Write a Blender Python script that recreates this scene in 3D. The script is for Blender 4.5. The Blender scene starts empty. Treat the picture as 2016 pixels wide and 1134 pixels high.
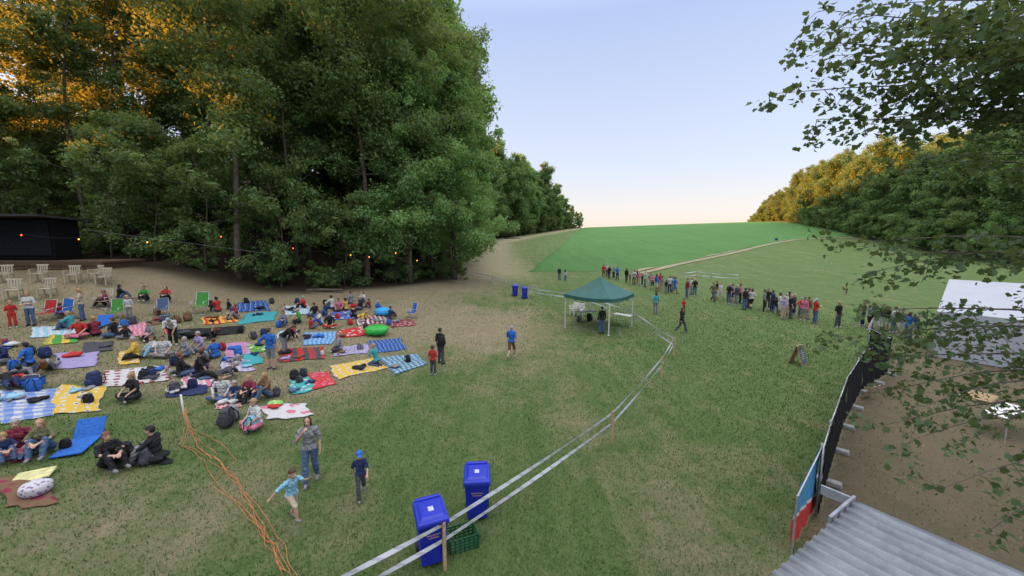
import bpy, bmesh, math, random
import numpy as np
from mathutils import Vector, Matrix
R=random.Random(7); rng=np.random.default_rng(7)
scene=bpy.context.scene
COL=scene.collection
# ---------------------------------------------------------------- camera model / survey helpers
FP=750.; PITCH=math.radians(7.4); CZ=6.3
def ray(u,v):
    a=(u-1008)/FP; b=-(v-567)/FP
    return np.array([a, math.cos(PITCH)+b*math.sin(PITCH), -math.sin(PITCH)+b*math.cos(PITCH)])
def ss(a,b,x):
    t=np.clip((x-a)/(b-a),0,1); return t*t*(3-2*t)
_yy=np.arange(-100,2600,1.)
_zz=np.interp(_yy,[-60,0,18,45,80,130,200,235,260,320,420,2000],[0,0,0,1.2,3.2,6.3,10,11.2,11.1,6,-5,-12])
_p=np.pad(_zz,6,mode='edge'); _zz=np.convolve(_p,np.ones(13)/13,'valid')
def ex(y): return np.interp(y,[0,42,55,80,110,140,170,200,240,300],[-8,-8,-9,-11,-12,-1,12,25,45,75])
def ey(x): return np.interp(x,[-80,-45,-34,-25,-17,-12,-8],[22,24,26,28,31,36,42])
def inF(x,y): return np.minimum(ex(y)-x,y-ey(x))
def rx(y): return np.interp(y,[0,60,120,150,260,400],[60,80,108,120,172,230])
def h(x,y):
    x=np.asarray(x,float); y=np.asarray(y,float)
    z=np.interp(y,_yy,_zz)
    z=z+.035*np.clip(x,0,160)*ss(40,200,y)*(1-ss(260,400,y))
    z=z+.085*np.clip(-x-1,0,26)*(1-ss(60,120,y))*ss(-12,2,y)
    z=z+1.7*ss(17,25,y)*ss(-19,-27,x)
    z=z+np.minimum(.19*np.clip(inF(x,y)-4,0,110),14)
    z=z+.18*np.clip(-x-48,0,130)*ss(-60,-10,y)  # added ridge left of the wood, shaped to block low sun from the meadow
    z=z+.22*np.clip(x-rx(y),0,80)*ss(20,60,y)
    return z
_T=np.concatenate([np.arange(2,60,.05),np.arange(60,600,.4)])
def G(u,v):
    d=ray(u,v); z=CZ+_T*d[2]-h(_T*d[0],_T*d[1])
    i=np.argmax(z<0)
    if z[i]>=0: i=len(_T)-1
    t=_T[i-1]+(_T[i]-_T[i-1])*z[i-1]/(z[i-1]-z[i]) if i>0 else _T[0]
    x,y=t*d[0],t*d[1]
    return Vector((x,y,float(h(x,y))))
def Wy(u,v,y):
    d=ray(u,v); t=y/d[1]; return Vector((t*d[0],y,CZ+t*d[2]))
def Wz(u,v,z):
    d=ray(u,v); t=(z-CZ)/d[2]; return Vector((t*d[0],t*d[1],z))
def gz(x,y): return float(h(x,y))
# ---------------------------------------------------------------- materials
def nt(name):
    m=bpy.data.materials.new(name); m.use_nodes=True; t=m.node_tree; t.nodes.clear()
    return m,t
def N(t,ty,**k):
    n=t.nodes.new(ty)
    for a,b in k.items():
        if a=='i':
            for q,w in b.items(): n.inputs[q].default_value=w
        else: setattr(n,a,b)
    return n
def mixc(t,fac,a,b,mode='MIX'):
    n=N(t,'ShaderNodeMix',data_type='RGBA',blend_type=mode)
    for idx,val in ((0,fac),(6,a),(7,b)):
        if hasattr(val,'links'): t.links.new(val,n.inputs[idx])
        elif idx==0: n.inputs[0].default_value=val
        else: n.inputs[idx].default_value=(*val[:3],1)
    return n.outputs[2]
def math_(t,op,a,b=0.,clamp=False):
    n=N(t,'ShaderNodeMath',operation=op,use_clamp=clamp)
    for i,val in ((0,a),(1,b)):
        if hasattr(val,'links'): t.links.new(val,n.inputs[i])
        else: n.inputs[i].default_value=val
    return n.outputs[0]
def noise(t,vec,scale,detail=3,rough=.55):
    n=N(t,'ShaderNodeTexNoise',i={'Scale':scale,'Detail':detail,'Roughness':rough})
    if vec is not None: t.links.new(vec,n.inputs['Vector'])
    return n.outputs['Fac']
def ramp(t,fac,stops):
    n=N(t,'ShaderNodeValToRGB'); e=n.color_ramp.elements
    while len(e)<len(stops): e.new(.5)
    for k,(p,c) in zip(e,stops): k.position=p; k.color=(*c[:3],1) if len(c)>1 else (c[0],)*3+(1,)
    t.links.new(fac,n.inputs[0]); return n.outputs[0]
def finish(t,col,rough=.7,bump=None,bstr=.3,bdist=.02,metal=0,spec=.4,extra=None):
    b=N(t,'ShaderNodeBsdfPrincipled',i={'Roughness':rough,'Metallic':metal,'Specular IOR Level':spec})
    if hasattr(col,'links'): t.links.new(col,b.inputs['Base Color'])
    else: b.inputs['Base Color'].default_value=(*col,1)
    if bump is not None:
        n=N(t,'ShaderNodeBump',i={'Strength':bstr,'Distance':bdist}); t.links.new(bump,n.inputs['Height']); t.links.new(n.outputs[0],b.inputs['Normal'])
    o=N(t,'ShaderNodeOutputMaterial'); t.links.new(b.outputs[0],o.inputs[0]); return b
_mc={}
def mat(name,c,rough=.7,sc=8.,var=.25,bs=.2,metal=0,bd=.01,spec=.4):
    k=(name,tuple(c),rough)
    if k in _mc: return _mc[k]
    m,t=nt(name); tc=N(t,'ShaderNodeTexCoord').outputs['Object']
    n=noise(t,tc,sc,4)
    f=ramp(t,n,[(.3,(0,)),(.7,(1,))])
    col=mixc(t,f,[x*(1-var) for x in c],[min(1,x*(1+var)) for x in c])
    finish(t,col,rough,noise(t,tc,sc*4,3),bs,bd,metal,spec); _mc[k]=m; return m
C=dict(k=(.02,.02,.022),w=(.45,.44,.43),b=(.03,.12,.4),n=(.025,.035,.09),r=(.4,.035,.03),g=(.06,.24,.05),t=(.05,.28,.3),y=(.52,.34,.06),
 p=(.47,.14,.2),e=(.19,.19,.2),j=(.07,.11,.19),o=(.12,.12,.06),m=(.19,.03,.05),c=(.21,.4,.49),u=(.15,.085,.05),l=(.29,.24,.41),a=(.4,.32,.23),d=(.06,.06,.07))
CN=dict(k='black',w='white',b='blue',n='navy',r='red',g='green',t='teal',y='yellow',p='pink',e='grey',j='denim',o='olive',m='maroon',c='pale-blue',u='brown',l='lilac',a='beige',d='charcoal')
def cloth(k): return mat('cloth_'+CN[k].replace('-','_'),C[k],.85,25,.3,.5,spec=.15)
SK=[mat('skin',(.43,.25,.175),.55,30,.08,.05),mat('skin_tan',(.36,.2,.13),.55,30,.08,.05),mat('skin_dark',(.2,.1,.06),.55,30,.08,.05)]
HAIRC=dict(b=(.06,.03,.015),k=(.012,.01,.01),y=(.34,.2,.08),g=(.3,.29,.28),r=(.16,.06,.025)); HN=dict(b='brown',k='black',y='blond',g='grey',r='auburn')
def hairm(k): return mat('hair_'+HN[k],HAIRC[k],.6,60,.4,.6)
M_eye=mat('eye_dark',(.05,.035,.03),.3); M_lip=mat('lip',(.36,.12,.1),.5)
M_wood=mat('raw_wood',(.42,.29,.16),.8,14,.3); M_dwood=mat('dark_wood',(.085,.05,.03),.9,10,.4)
M_white=mat('white_plastic',(.58,.56,.52),.45,6,.08); M_beige=mat('beige_plastic',(.36,.31,.23),.6,6,.1)
M_black=mat('black_sheet',(.01,.01,.012),.85,3,.3,.4,bd=.03,spec=.1); M_metal=mat('grey_metal',(.42,.43,.45),.4,10,.15,.1,.6)
M_blue=mat('bin_blue',(.012,.025,.34),.38,5,.12,.1); M_rubber=mat('rubber',(.02,.02,.02),.8)
M_green=mat('crate_green',(.01,.065,.028),.5)
def patmat(kind,c1,c2,s=.2,c3=None):
    key=('pat',kind,c1,c2,s,c3)
    if key in _mc: return _mc[key]
    m,t=nt(kind+'_fabric'); uv=N(t,'ShaderNodeUVMap').outputs[0]
    sp=N(t,'ShaderNodeSeparateXYZ'); t.links.new(uv,sp.inputs[0]); X,Y=sp.outputs[0],sp.outputs[1]
    def st(a,per,duty): return math_(t,'LESS_THAN',math_(t,'FRACT',math_(t,'DIVIDE',math_(t,'ADD',a,50.),per)),duty)
    A,B=C[c1],C[c2]; c3c=C[c3] if c3 else tuple((a+b)/2 for a,b in zip(A,B))
    if kind=='stripe':
        col=mixc(t,st(X,s,.45),A,B); col=mixc(t,st(X,s*2.7,.15),col,c3c)
    elif kind=='check':
        col=mixc(t,math_(t,'MULTIPLY',st(X,s,.5),.6),A,B); col=mixc(t,math_(t,'MULTIPLY',st(Y,s,.5),.6),col,B); col=mixc(t,math_(t,'MULTIPLY',st(X,s,.08),.8),col,c3c)
    elif kind=='dots':
        v=N(t,'ShaderNodeTexVoronoi',i={'Scale':1/s,'Randomness':.25}); t.links.new(uv,v.inputs['Vector'])
        col=mixc(t,math_(t,'LESS_THAN',v.outputs['Distance'],.3),A,B); col=mixc(t,math_(t,'LESS_THAN',v.outputs['Distance'],.14),col,c3c)
    elif kind=='floral':
        v=N(t,'ShaderNodeTexVoronoi',i={'Scale':1/s,'Randomness':1.}); t.links.new(uv,v.inputs['Vector'])
        col=mixc(t,math_(t,'LESS_THAN',v.outputs['Distance'],.36),A,B); col=mixc(t,math_(t,'GREATER_THAN',noise(t,uv,3/s,2),.6),col,c3c)
    else: col=mixc(t,noise(t,uv,4,3),[x*.8 for x in A],[x*1.15 for x in A])
    finish(t,col,.9,noise(t,uv,14,4),.6,.02,spec=.15); _mc[key]=m; return m
# ---------------------------------------------------------------- mesh tools
def np_mesh(name,V,Fa,mats=(),smooth=False,tone=None):
    me=bpy.data.meshes.new(name); V=np.ascontiguousarray(V,dtype=np.float32); Fa=np.ascontiguousarray(Fa,dtype=np.int32)
    n,k=Fa.shape
    me.vertices.add(len(V)); me.vertices.foreach_set('co',V.ravel())
    me.loops.add(n*k); me.loops.foreach_set('vertex_index',Fa.ravel())
    me.polygons.add(n); me.polygons.foreach_set('loop_start',np.arange(0,n*k,k,dtype=np.int32))
    try: me.polygons.foreach_set('loop_total',np.full(n,k,dtype=np.int32))
    except Exception: pass
    me.update(calc_edges=True)
    if smooth: me.polygons.foreach_set('use_smooth',np.ones(n,dtype=bool))
    if tone is not None:
        a=me.attributes.new('tone','FLOAT','FACE'); a.data.foreach_set('value',np.asarray(tone,dtype=np.float32))
    for m in mats: me.materials.append(m)
    return me
def sph(ns=12,nr=8):
    v=[];f=[]
    v.append((0,0,-1))
    for i in range(1,nr):
        a=-math.pi/2+math.pi*i/nr
        for j in range(ns):
            b=2*math.pi*j/ns; v.append((math.cos(a)*math.cos(b),math.cos(a)*math.sin(b),math.sin(a)))
    v.append((0,0,1)); L=len(v)-1
    for j in range(ns): f.append((0,1+(j+1)%ns,1+j))
    for i in range(nr-2):
        for j in range(ns):
            a=1+i*ns+j; b=1+i*ns+(j+1)%ns; f.append((a,b,b+ns,a+ns))
    for j in range(ns): f.append((L,L-ns+j,L-ns+(j+1)%ns))
    return np.array(v),f
SV,SF=sph()
def frame(ax,hint=(0,1,0)):
    z=Vector(ax).normalized(); x=Vector(hint).cross(z)
    if x.length<1e-3: x=Vector((1,0,0)).cross(z)
    x.normalize(); y=z.cross(x); return np.array([x,y,z]).T
class MB:
    def __init__(s): s.v=[];s.f=[];s.m=[]
    def add(s,V,Fc,mi=0):
        o=len(s.v); s.v.extend([tuple(map(float,p)) for p in V]); s.f.extend([tuple(o+i for i in f) for f in Fc]); s.m.extend([mi]*len(Fc)); return s
    def box(s,c,d,rot=None,top=(1,1),mi=0):
        V=[]
        for z in (-1,1):
            kx,ky=top if z>0 else (1,1)
            for x,y in ((-1,-1),(1,-1),(1,1),(-1,1)): V.append((x*d[0]/2*kx,y*d[1]/2*ky,z*d[2]/2))
        V=np.array(V)
        if rot is not None: V=V@np.array(rot).T
        return s.add(V+np.array(c),[(3,2,1,0),(4,5,6,7),(0,1,5,4),(1,2,6,5),(2,3,7,6),(3,0,4,7)],mi)
    def tube(s,pts,rad,n=6,mi=0):
        pts=[Vector(p) for p in pts]
        if not hasattr(rad,'__len__'): rad=[rad]*len(pts)
        V=[];L=len(pts)
        for i,p in enumerate(pts):
            d=pts[min(i+1,L-1)]-pts[max(i-1,0)]; Fm=frame(d,(0.13,1,.07))
            for j in range(n):
                a=2*math.pi*j/n; V.append(np.array(p)+rad[i]*(Fm[:,0]*math.cos(a)+Fm[:,1]*math.sin(a)))
        f=[(i*n+j,i*n+(j+1)%n,(i+1)*n+(j+1)%n,(i+1)*n+j) for i in range(L-1) for j in range(n)]
        f+= [tuple(range(n))[::-1],tuple((L-1)*n+j for j in range(n))]
        return s.add(V,f,mi)
    def cap(s,p1,r1,p2,r2,mi=0):
        p1=np.array(p1,float);p2=np.array(p2,float); Fm=frame(p2-p1 if np.linalg.norm(p2-p1)>1e-5 else (0,0,1),(.1,1,.1))
        up=SV[:,2:3]>0
        V=np.where(up,p2+r2*(SV@Fm.T),p1+r1*(SV@Fm.T)); return s.add(V,SF,mi)
    def ell(s,c,r,Fm=None,mi=0,e=1.,V0=None):
        V=SV.copy() if V0 is None else V0
        if e!=1: V=np.sign(V)*np.abs(V)**e
        V=V*np.array(r)
        if Fm is not None: V=V@np.array(Fm).T
        return s.add(V+np.array(c),SF,mi)
    def mesh(s,name,mats,smooth=False):
        me=bpy.data.meshes.new(name); me.from_pydata(s.v,[],s.f); me.polygons.foreach_set('material_index',s.m)
        if smooth: me.polygons.foreach_set('use_smooth',[True]*len(s.f))
        for m in mats: me.materials.append(m)
        me.update(); return me
def ob(name,me,parent=None,loc=(0,0,0),rz=0,sc=1,label=None,cat=None,group=None,kind=None,bevel=0):
    o=bpy.data.objects.new(name,me); COL.objects.link(o); o.location=loc; o.rotation_euler[2]=rz
    o.scale=(sc,)*3 if not hasattr(sc,'__len__') else sc
    if parent: o.parent=parent
    if label:o['label']=label
    if cat:o['category']=cat
    if group:o['group']=group
    if kind:o['kind']=kind
    if bevel:
        b=o.modifiers.new('b','BEVEL'); b.width=bevel; b.segments=2; b.limit_method='ANGLE'
    return o
def clone(root,loc,rz=0,sc=1,label=None):
    def cp(o,par):
        c=o.copy(); COL.objects.link(c)
        if par: c.parent=par
        for k in o.children: cp(k,c)
        return c
    kids=list(root.children); c=root.copy(); COL.objects.link(c)
    for k in kids: cp(k,c)
    c.location=loc; c.rotation_euler[2]=rz; c.scale=(sc,)*3 if not hasattr(sc,'__len__') else sc
    if label:c['label']=label
    return c
def wob(x,y): return math.sin(x*7.1+y*3.3)*.4+math.sin(x*2.3-y*8.7+1)*.35+math.sin(x*15+y*13)*.25
# ---------------------------------------------------------------- ground
xs=np.concatenate([[-2500,-1500,-800,-500,-350,-250,-200],np.arange(-180,-48,4),np.arange(-48,36,.75),np.arange(36,200,4),np.arange(200,480,25),[700,1200,2500]])
ys=np.concatenate([[-600,-200,-80],np.arange(-40,0,4),np.arange(0,60,.75),np.arange(60,280,3),np.arange(280,480,15),[600,900,1400,2500]])
XX,YY=np.meshgrid(xs,ys); ZZ=h(XX,YY); V=np.stack([XX,YY,ZZ],-1).reshape(-1,3)
nx,ny=len(xs),len(ys); I=np.arange(nx*ny).reshape(ny,nx)
Fq=np.stack([I[:-1,:-1],I[:-1,1:],I[1:,1:],I[1:,:-1]],-1).reshape(-1,4)
def zones(x,y):
    dry=.68*np.exp(-(((x+2.5)/6.5)**2+((y-25)/7.5)**2))+.48*ss(-3.5,-9,x)*ss(9.5,14,y)+.38*np.exp(-(((x-5.0)/2.2)**2+((y-7.0)/4)**2))+.2*ss(30,45,y)*ss(10,-4,x)+.36*np.exp(-(((x+7)/3)**2+((y-7)/2.5)**2))
    en=ss(.2,1.0,x-np.interp(y,[0,7.6,8.3,9.6,12.8,15.7,17.7,30],[5.2,6.0,6.6,7.85,11,14.3,17.4,27]))*ss(24,18,y)*ss(30,24,x)
    dry=dry+.6*en+.25*np.exp(-(((x-2.5)/1.2)**2+((y-13)/4)**2))+.35*np.exp(-((inF(x,y)+4)/3.)**2)
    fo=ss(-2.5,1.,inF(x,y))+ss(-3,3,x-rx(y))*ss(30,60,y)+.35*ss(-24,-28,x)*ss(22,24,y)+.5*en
    a=x-ex(y); tr=ss(42,52,y)*np.exp(-((a-7.5)/3.8)**2)
    return np.clip(dry,0,1),np.clip(fo,0,1),np.clip(tr,0,1)
def ground_mat():
    m,t=nt('meadow'); geo=N(t,'ShaderNodeNewGeometry').outputs['Position']
    at=N(t,'ShaderNodeAttribute',attribute_name='zone'); sp=N(t,'ShaderNodeSeparateColor'); t.links.new(at.outputs['Color'],sp.inputs[0])
    n1=noise(t,geo,.45,6,.65); n2=noise(t,geo,1.6,6,.7); n3=noise(t,geo,14,4,.7); n4=noise(t,geo,60,3,.7)
    mp_=N(t,'ShaderNodeMapping'); mp_.inputs['Rotation'].default_value=(0,0,math.radians(22)); mp_.inputs['Scale'].default_value=(2.2,.09,1); t.links.new(geo,mp_.inputs[0])
    ns=noise(t,mp_.outputs[0],1.,3,.5)
    g=mixc(t,ramp(t,n2,[(.3,(0,)),(.7,(1,))]),(.062,.118,.032),(.125,.19,.06))
    g=mixc(t,ramp(t,ns,[(.4,(0,)),(.65,(.5,))]),g,(.17,.215,.085))
    g=mixc(t,ramp(t,n3,[(.35,(0,)),(.75,(.45,))]),g,(.215,.245,.105))
    g=mixc(t,ramp(t,n4,[(.36,(.5,)),(.6,(0,))]),g,(.045,.078,.022))
    s=math_(t,'ADD',math_(t,'MULTIPLY',sp.outputs[0],.95),math_(t,'ADD',math_(t,'MULTIPLY',n1,1.3),math_(t,'ADD',math_(t,'MULTIPLY',n2,.55),math_(t,'ADD',math_(t,'MULTIPLY',n3,.3),math_(t,'MULTIPLY',ns,.2)))))
    d=mixc(t,n3,(.2,.15,.095),(.41,.335,.215)); d=mixc(t,ramp(t,n2,[(.45,(0,)),(.75,(.5,))]),d,(.17,.12,.078))
    col=mixc(t,ramp(t,math_(t,'MULTIPLY',s,.5),[(.62,(0,)),(.86,(.9,))]),g,d)
    tr=math_(t,'MULTIPLY',sp.outputs[2],math_(t,'ADD',n2,.25,),True)
    col=mixc(t,tr,col,(.38,.33,.2))
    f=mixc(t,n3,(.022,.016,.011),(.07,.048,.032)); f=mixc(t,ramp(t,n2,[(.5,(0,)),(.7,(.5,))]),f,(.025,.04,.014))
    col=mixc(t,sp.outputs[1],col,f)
    hgt=math_(t,'ADD',math_(t,'MULTIPLY',n3,.6),n4)
    finish(t,col,.95,hgt,.9,.06,spec=.1); return m
MG=ground_mat()
gm=np_mesh('ground',V,Fq,[MG],True)
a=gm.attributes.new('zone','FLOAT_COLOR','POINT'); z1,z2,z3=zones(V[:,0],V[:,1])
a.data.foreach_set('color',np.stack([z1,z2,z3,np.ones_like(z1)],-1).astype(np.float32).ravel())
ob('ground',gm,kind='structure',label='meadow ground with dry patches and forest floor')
# crop field
nearp=[G(*p) for p in [(1040,536),(1160,534),(1290,529),(1400,503),(1545,473),(1690,464)]]
farp=[(44,239),(68,239),(93,239),(118,236),(138,220),(128,170)]
def pl(P,s):
    s=s*(len(P)-1); i=min(int(s),len(P)-2); return Vector(P[i][:2]).lerp(Vector(P[i+1][:2]),s-i)
nf=70; FV=[]
for j in range(nf+1):
    for i in range(nf+1):
        q=pl(nearp,i/nf).lerp(pl(farp,i/nf),j/nf); e=0 if (i in(0,nf) or j in (0,nf)) else .22
        q.x+=.6*wob(q.y*.08,.3)*(i==0); q.y+=.7*wob(q.x*.1,2)*(j==0)
        FV.append((q.x,q.y,gz(q.x,q.y)+.03+e))
I=np.arange((nf+1)**2).reshape(nf+1,nf+1); FF=np.stack([I[:-1,:-1],I[:-1,1:],I[1:,1:],I[1:,:-1]],-1).reshape(-1,4)
m,t=nt('crop_field'); geo=N(t,'ShaderNodeNewGeometry').outputs['Position']
mp_=N(t,'ShaderNodeMapping'); mp_.inputs['Rotation'].default_value=(0,0,math.radians(12)); mp_.inputs['Scale'].default_value=(.8,.03,1); t.links.new(geo,mp_.inputs[0])
c=mixc(t,noise(t,geo,.12,5),(.055,.155,.04),(.105,.235,.068)); c=mixc(t,ramp(t,noise(t,mp_.outputs[0],1,3),[(.35,(0,)),(.7,(.5,))]),c,(.135,.255,.085)); c=mixc(t,ramp(t,noise(t,geo,3,5,.8),[(.35,(0,)),(.75,(.5,))]),c,(.16,.275,.1))
finish(t,c,.95,noise(t,geo,5,4,.8),1,.3,spec=.1)
ob('field',np_mesh('field',FV,FF,[m],True),kind='structure',label='green crop field rising to the crest')
mp,t=nt('track_dirt'); geo=N(t,'ShaderNodeNewGeometry').outputs['Position']
finish(t,mixc(t,noise(t,geo,1.2,5,.7),(.17,.16,.085),(.38,.33,.22)),.95,noise(t,geo,8),.5,.05,spec=.1)
def strip(name,pts,w,off,label):
    P=[Vector(p[:2]) for p in pts]; Q=[]
    for i in range(len(P)-1):
        n=max(2,int((P[i+1]-P[i]).length/2))
        for k in range(n): Q.append(P[i].lerp(P[i+1],k/n))
    Q.append(P[-1]); V=[];Fc=[]
    for _ in range(6): Q=[Q[0]]+[(Q[i-1]+Q[i]*2+Q[i+1])/4 for i in range(1,len(Q)-1)]+[Q[-1]]
    for i,q in enumerate(Q):
        d=(Q[min(i+1,len(Q)-1)]-Q[max(i-1,0)]).normalized(); nn=Vector((-d.y,d.x))
        for k in range(5):
            p=q+nn*w*((k/4-.5)+(.12*wob(q.x*.3,k) if k in (0,4) else 0)); V.append((p.x,p.y,gz(p.x,p.y)+off))
    for i in range(len(Q)-1):
        for k in range(4): a=i*5+k; Fc.append((a,a+5,a+6,a+1))
    ob(name,np_mesh(name,V,Fc,[mp],True),kind='structure',label=label)
tp_=[G(*p) for p in [(1255,537),(1330,519),(1420,501),(1500,482),(1560,471),(1650,468),(1760,465),(1870,463)]]
for dy in (-1.1,1.1): strip('path',[p+Vector((0,dy,0)) for p in tp_],1.1,.09,'pale wheel rut of the dirt track along the field')
strip('path',[G(*p) for p in [(1625,439),(1690,447),(1760,458),(1850,463)]],2.8,.25,'pale dirt track below the wood')
# ---------------------------------------------------------------- grass stuff
def grass():
    n=240000
    r=5.5+rng.random(n)**1.25*40; a=(rng.random(n)-.5)*2.0; x=r*np.sin(a); y=r*np.cos(a)
    dry,fo,_=zones(x,y); keep=(rng.random(n)>dry*.8)&(inF(x,y)<-2)&(rng.random(n)>ss(22,44,r))&(rng.random(n)>fo*1.5); x=x[keep];y=y[keep];n=len(x); z=h(x,y)
    ang=rng.random(n)*6.28; hh=(.03+.045*rng.random(n))*(1+.01*r[keep]); w=.005+.0006*r[keep]*1.2
    dx=np.cos(ang)*w; dy=np.sin(ang)*w; tx=(rng.random(n)-.5)*hh*1.3; ty=(rng.random(n)-.5)*hh*1.3
    V=np.stack([np.stack([x-dx,y-dy,z-.005],-1),np.stack([x+dx,y+dy,z-.005],-1),np.stack([x+tx,y+ty,z+hh],-1)],1).reshape(-1,3)
    Fc=np.arange(n*3).reshape(-1,3)
    m,t=nt('grass_blades'); tn=N(t,'ShaderNodeAttribute',attribute_name='tone').outputs['Fac']
    c=ramp(t,tn,[(0,(.065,.122,.03)),(.5,(.122,.192,.058)),(.82,(.2,.24,.095)),(1,(.37,.32,.2))])
    finish(t,c,.8,spec=.1)
    pn=np.sin(x*.9+np.sin(y*.7)*1.5)*np.sin(y*.8+np.sin(x*.6)*1.3)
    tone=np.clip(rng.random(n)*.72+zones(x,y)[0]*.6+.12*pn,0,1)
    ob('grass',np_mesh('grass',V,Fc,[m],False,tone),kind='stuff',label='short mown grass blades over the meadow')
grass()
# ---------------------------------------------------------------- trees
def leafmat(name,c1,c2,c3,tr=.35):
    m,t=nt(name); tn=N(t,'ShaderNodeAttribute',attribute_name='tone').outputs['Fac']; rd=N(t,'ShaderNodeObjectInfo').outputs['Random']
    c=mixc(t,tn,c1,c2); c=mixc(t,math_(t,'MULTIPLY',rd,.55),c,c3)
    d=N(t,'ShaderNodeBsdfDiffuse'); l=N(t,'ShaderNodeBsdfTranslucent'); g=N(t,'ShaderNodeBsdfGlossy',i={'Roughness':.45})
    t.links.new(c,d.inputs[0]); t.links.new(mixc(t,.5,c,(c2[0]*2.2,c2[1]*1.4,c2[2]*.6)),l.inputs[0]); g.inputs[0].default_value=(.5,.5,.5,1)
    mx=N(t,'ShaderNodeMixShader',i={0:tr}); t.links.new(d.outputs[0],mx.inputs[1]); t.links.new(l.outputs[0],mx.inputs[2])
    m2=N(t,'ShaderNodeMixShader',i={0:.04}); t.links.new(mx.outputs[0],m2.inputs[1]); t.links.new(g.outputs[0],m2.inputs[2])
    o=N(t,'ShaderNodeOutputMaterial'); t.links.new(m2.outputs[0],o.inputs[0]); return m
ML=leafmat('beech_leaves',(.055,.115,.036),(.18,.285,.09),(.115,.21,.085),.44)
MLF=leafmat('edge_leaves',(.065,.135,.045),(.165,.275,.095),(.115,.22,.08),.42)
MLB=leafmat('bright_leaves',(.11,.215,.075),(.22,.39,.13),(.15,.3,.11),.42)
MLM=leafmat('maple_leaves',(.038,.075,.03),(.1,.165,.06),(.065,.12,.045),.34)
MB_=mat('bark',(.1,.078,.06),.95,5,.45,.8,bd=.05)
def leaves(cl,n,size,flat=.6,rg=rng):
    ctr=np.array([c[:3] for c in cl]); rad=np.array([c[3] for c in cl]); w=rad**2; w/=w.sum()
    idx=rg.choice(len(cl),n,p=w); d=rg.normal(size=(n,3)); d/=np.linalg.norm(d,axis=1)[:,None]
    rr=rad[idx]*(.25+.9*rg.random(n)**.7)*(1+.35*np.sin(d[:,0]*5+idx)*np.cos(d[:,1]*6+idx*2))
    P=ctr[idx]+d*rr[:,None]*np.array([1,1,flat])
    nn=d*.6+rg.normal(size=(n,3))*.6+np.array([0,0,.5]); nn/=np.linalg.norm(nn,axis=1)[:,None]
    a=np.cross(nn,rg.normal(size=(n,3))); a/=np.linalg.norm(a,axis=1)[:,None]; b=np.cross(nn,a)
    s=(size*(.6+.8*rg.random(n)))[:,None]
    V=np.stack([P-a*s*.6,P-b*s*.33+nn*s*.1,P+a*s*.6,P+b*s*.33+nn*s*.1],1).reshape(-1,3)
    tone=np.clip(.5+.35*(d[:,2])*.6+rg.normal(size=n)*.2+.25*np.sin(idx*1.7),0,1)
    return V,np.arange(n*4).reshape(-1,4),tone
def tree_tpl(seed,H,cr,base,nl,nleaf,ls,prof,r0=.28,lean=.3,cs=1.,flat=.8,lm=None):
    r=random.Random(seed); rg=np.random.default_rng(seed); mb=MB()
    ph=r.random()*6; tp=[Vector((lean*math.sin(ph+i*.6)*i/8,lean*math.cos(ph*2+i*.5)*i/8,-.3+H*.92*i/9)) for i in range(10)]
    mb.tube(tp,[r0*(1.25 if i==0 else 1)*(1-i/9*.88) for i in range(10)],8); cl=[]
    for i in range(nl):
        f=min(1,max(0,(i+.5)/nl+r.uniform(-.05,.05))); zz=base+(H*.93-base)*f; k=min(max(zz,0)/(H*.92)*9,8.99); p=tp[int(k)].lerp(tp[int(k)+1],k-int(k)); az=r.random()*6.28
        L=cr*prof(f)*(.35+.8*r.random()); up=.1+1.1*r.random()*(.4+.6*f); d=Vector((math.cos(az),math.sin(az),up))
        e=p+d*L; e.z=min(e.z,H); m_=p.lerp(e,.5)+Vector((0,0,-.06*L))
        rr=max(.03,r0*.32*(1-f*.7)); mb.tube([p,m_,e],[rr,rr*.6,rr*.2],5)
        for q in (.5,.78,1.):
            if q==.5 and L<2: continue
            c=p.lerp(e,q)+Vector((r.uniform(-.6,.6),r.uniform(-.6,.6),r.uniform(-.6,.6)))
            cl.append((c.x,c.y,c.z,cs*(.5+.9*r.random()**1.5)*(1.25 if q<1 else .95)*cr/4.6))
    cl.append((tp[-1].x,tp[-1].y,H-.6,cr*.22))
    V,Fc,tone=leaves(cl,nleaf,ls,flat,rg)
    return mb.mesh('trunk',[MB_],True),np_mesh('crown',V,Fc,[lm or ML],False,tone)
po=lambda f: .62+.5*math.sin(min(1,f*1.1+.1)*math.pi) if f<.8 else .45+.8*(1-f)
pt=lambda f: .6+.5*math.sin(min(1,f*1.25)*math.pi*.55) if f<.82 else .5+2.4*(1-f)
pe=lambda f: 1.15-.2*f if f<.5 else 1.05-1.35*(f-.5)
pi_=lambda f: .5+.6*math.sin(f*math.pi)
EDGE=[tree_tpl(11,29,6.4,7.5,50,30000,.23,pt,.22,1.1,.82,.75),tree_tpl(12,31,6.6,9.5,50,30000,.23,pt,.25,1.2,.82,.75),tree_tpl(13,28,6.0,6.,50,30000,.23,pt,.19,1.,.82,.75)]
BRT=tree_tpl(17,25,5.6,1.6,58,42000,.23,pe,.24,.5,.8,.8)
FAR=[tree_tpl(15,28,5.6,1.5,48,30000,.38,po,.26,.4,1.,.8,MLF),tree_tpl(16,25,5.3,1.2,46,28000,.38,po,.24,.4,1.,.8,MLF)]
INNER=[tree_tpl(21,30,5.,11,25,10500,.3,pi_,.22,1.2,.9),tree_tpl(22,28,4.6,9,23,9500,.3,pi_,.19,1.2,.9)]
SMALL=[tree_tpl(31,9,3.2,1.4,22,6500,.18,pi_,.07,.7,.85,.7),tree_tpl(32,7,2.8,.9,20,5600,.18,pi_,.06,.6,.85,.7)]
SHR=[tree_tpl(41,2.2,1.9,.1,14,4000,.15,pi_,.03,.2,.8),tree_tpl(42,1.5,1.7,.1,12,3400,.14,pi_,.03,.2,.8)]
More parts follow.
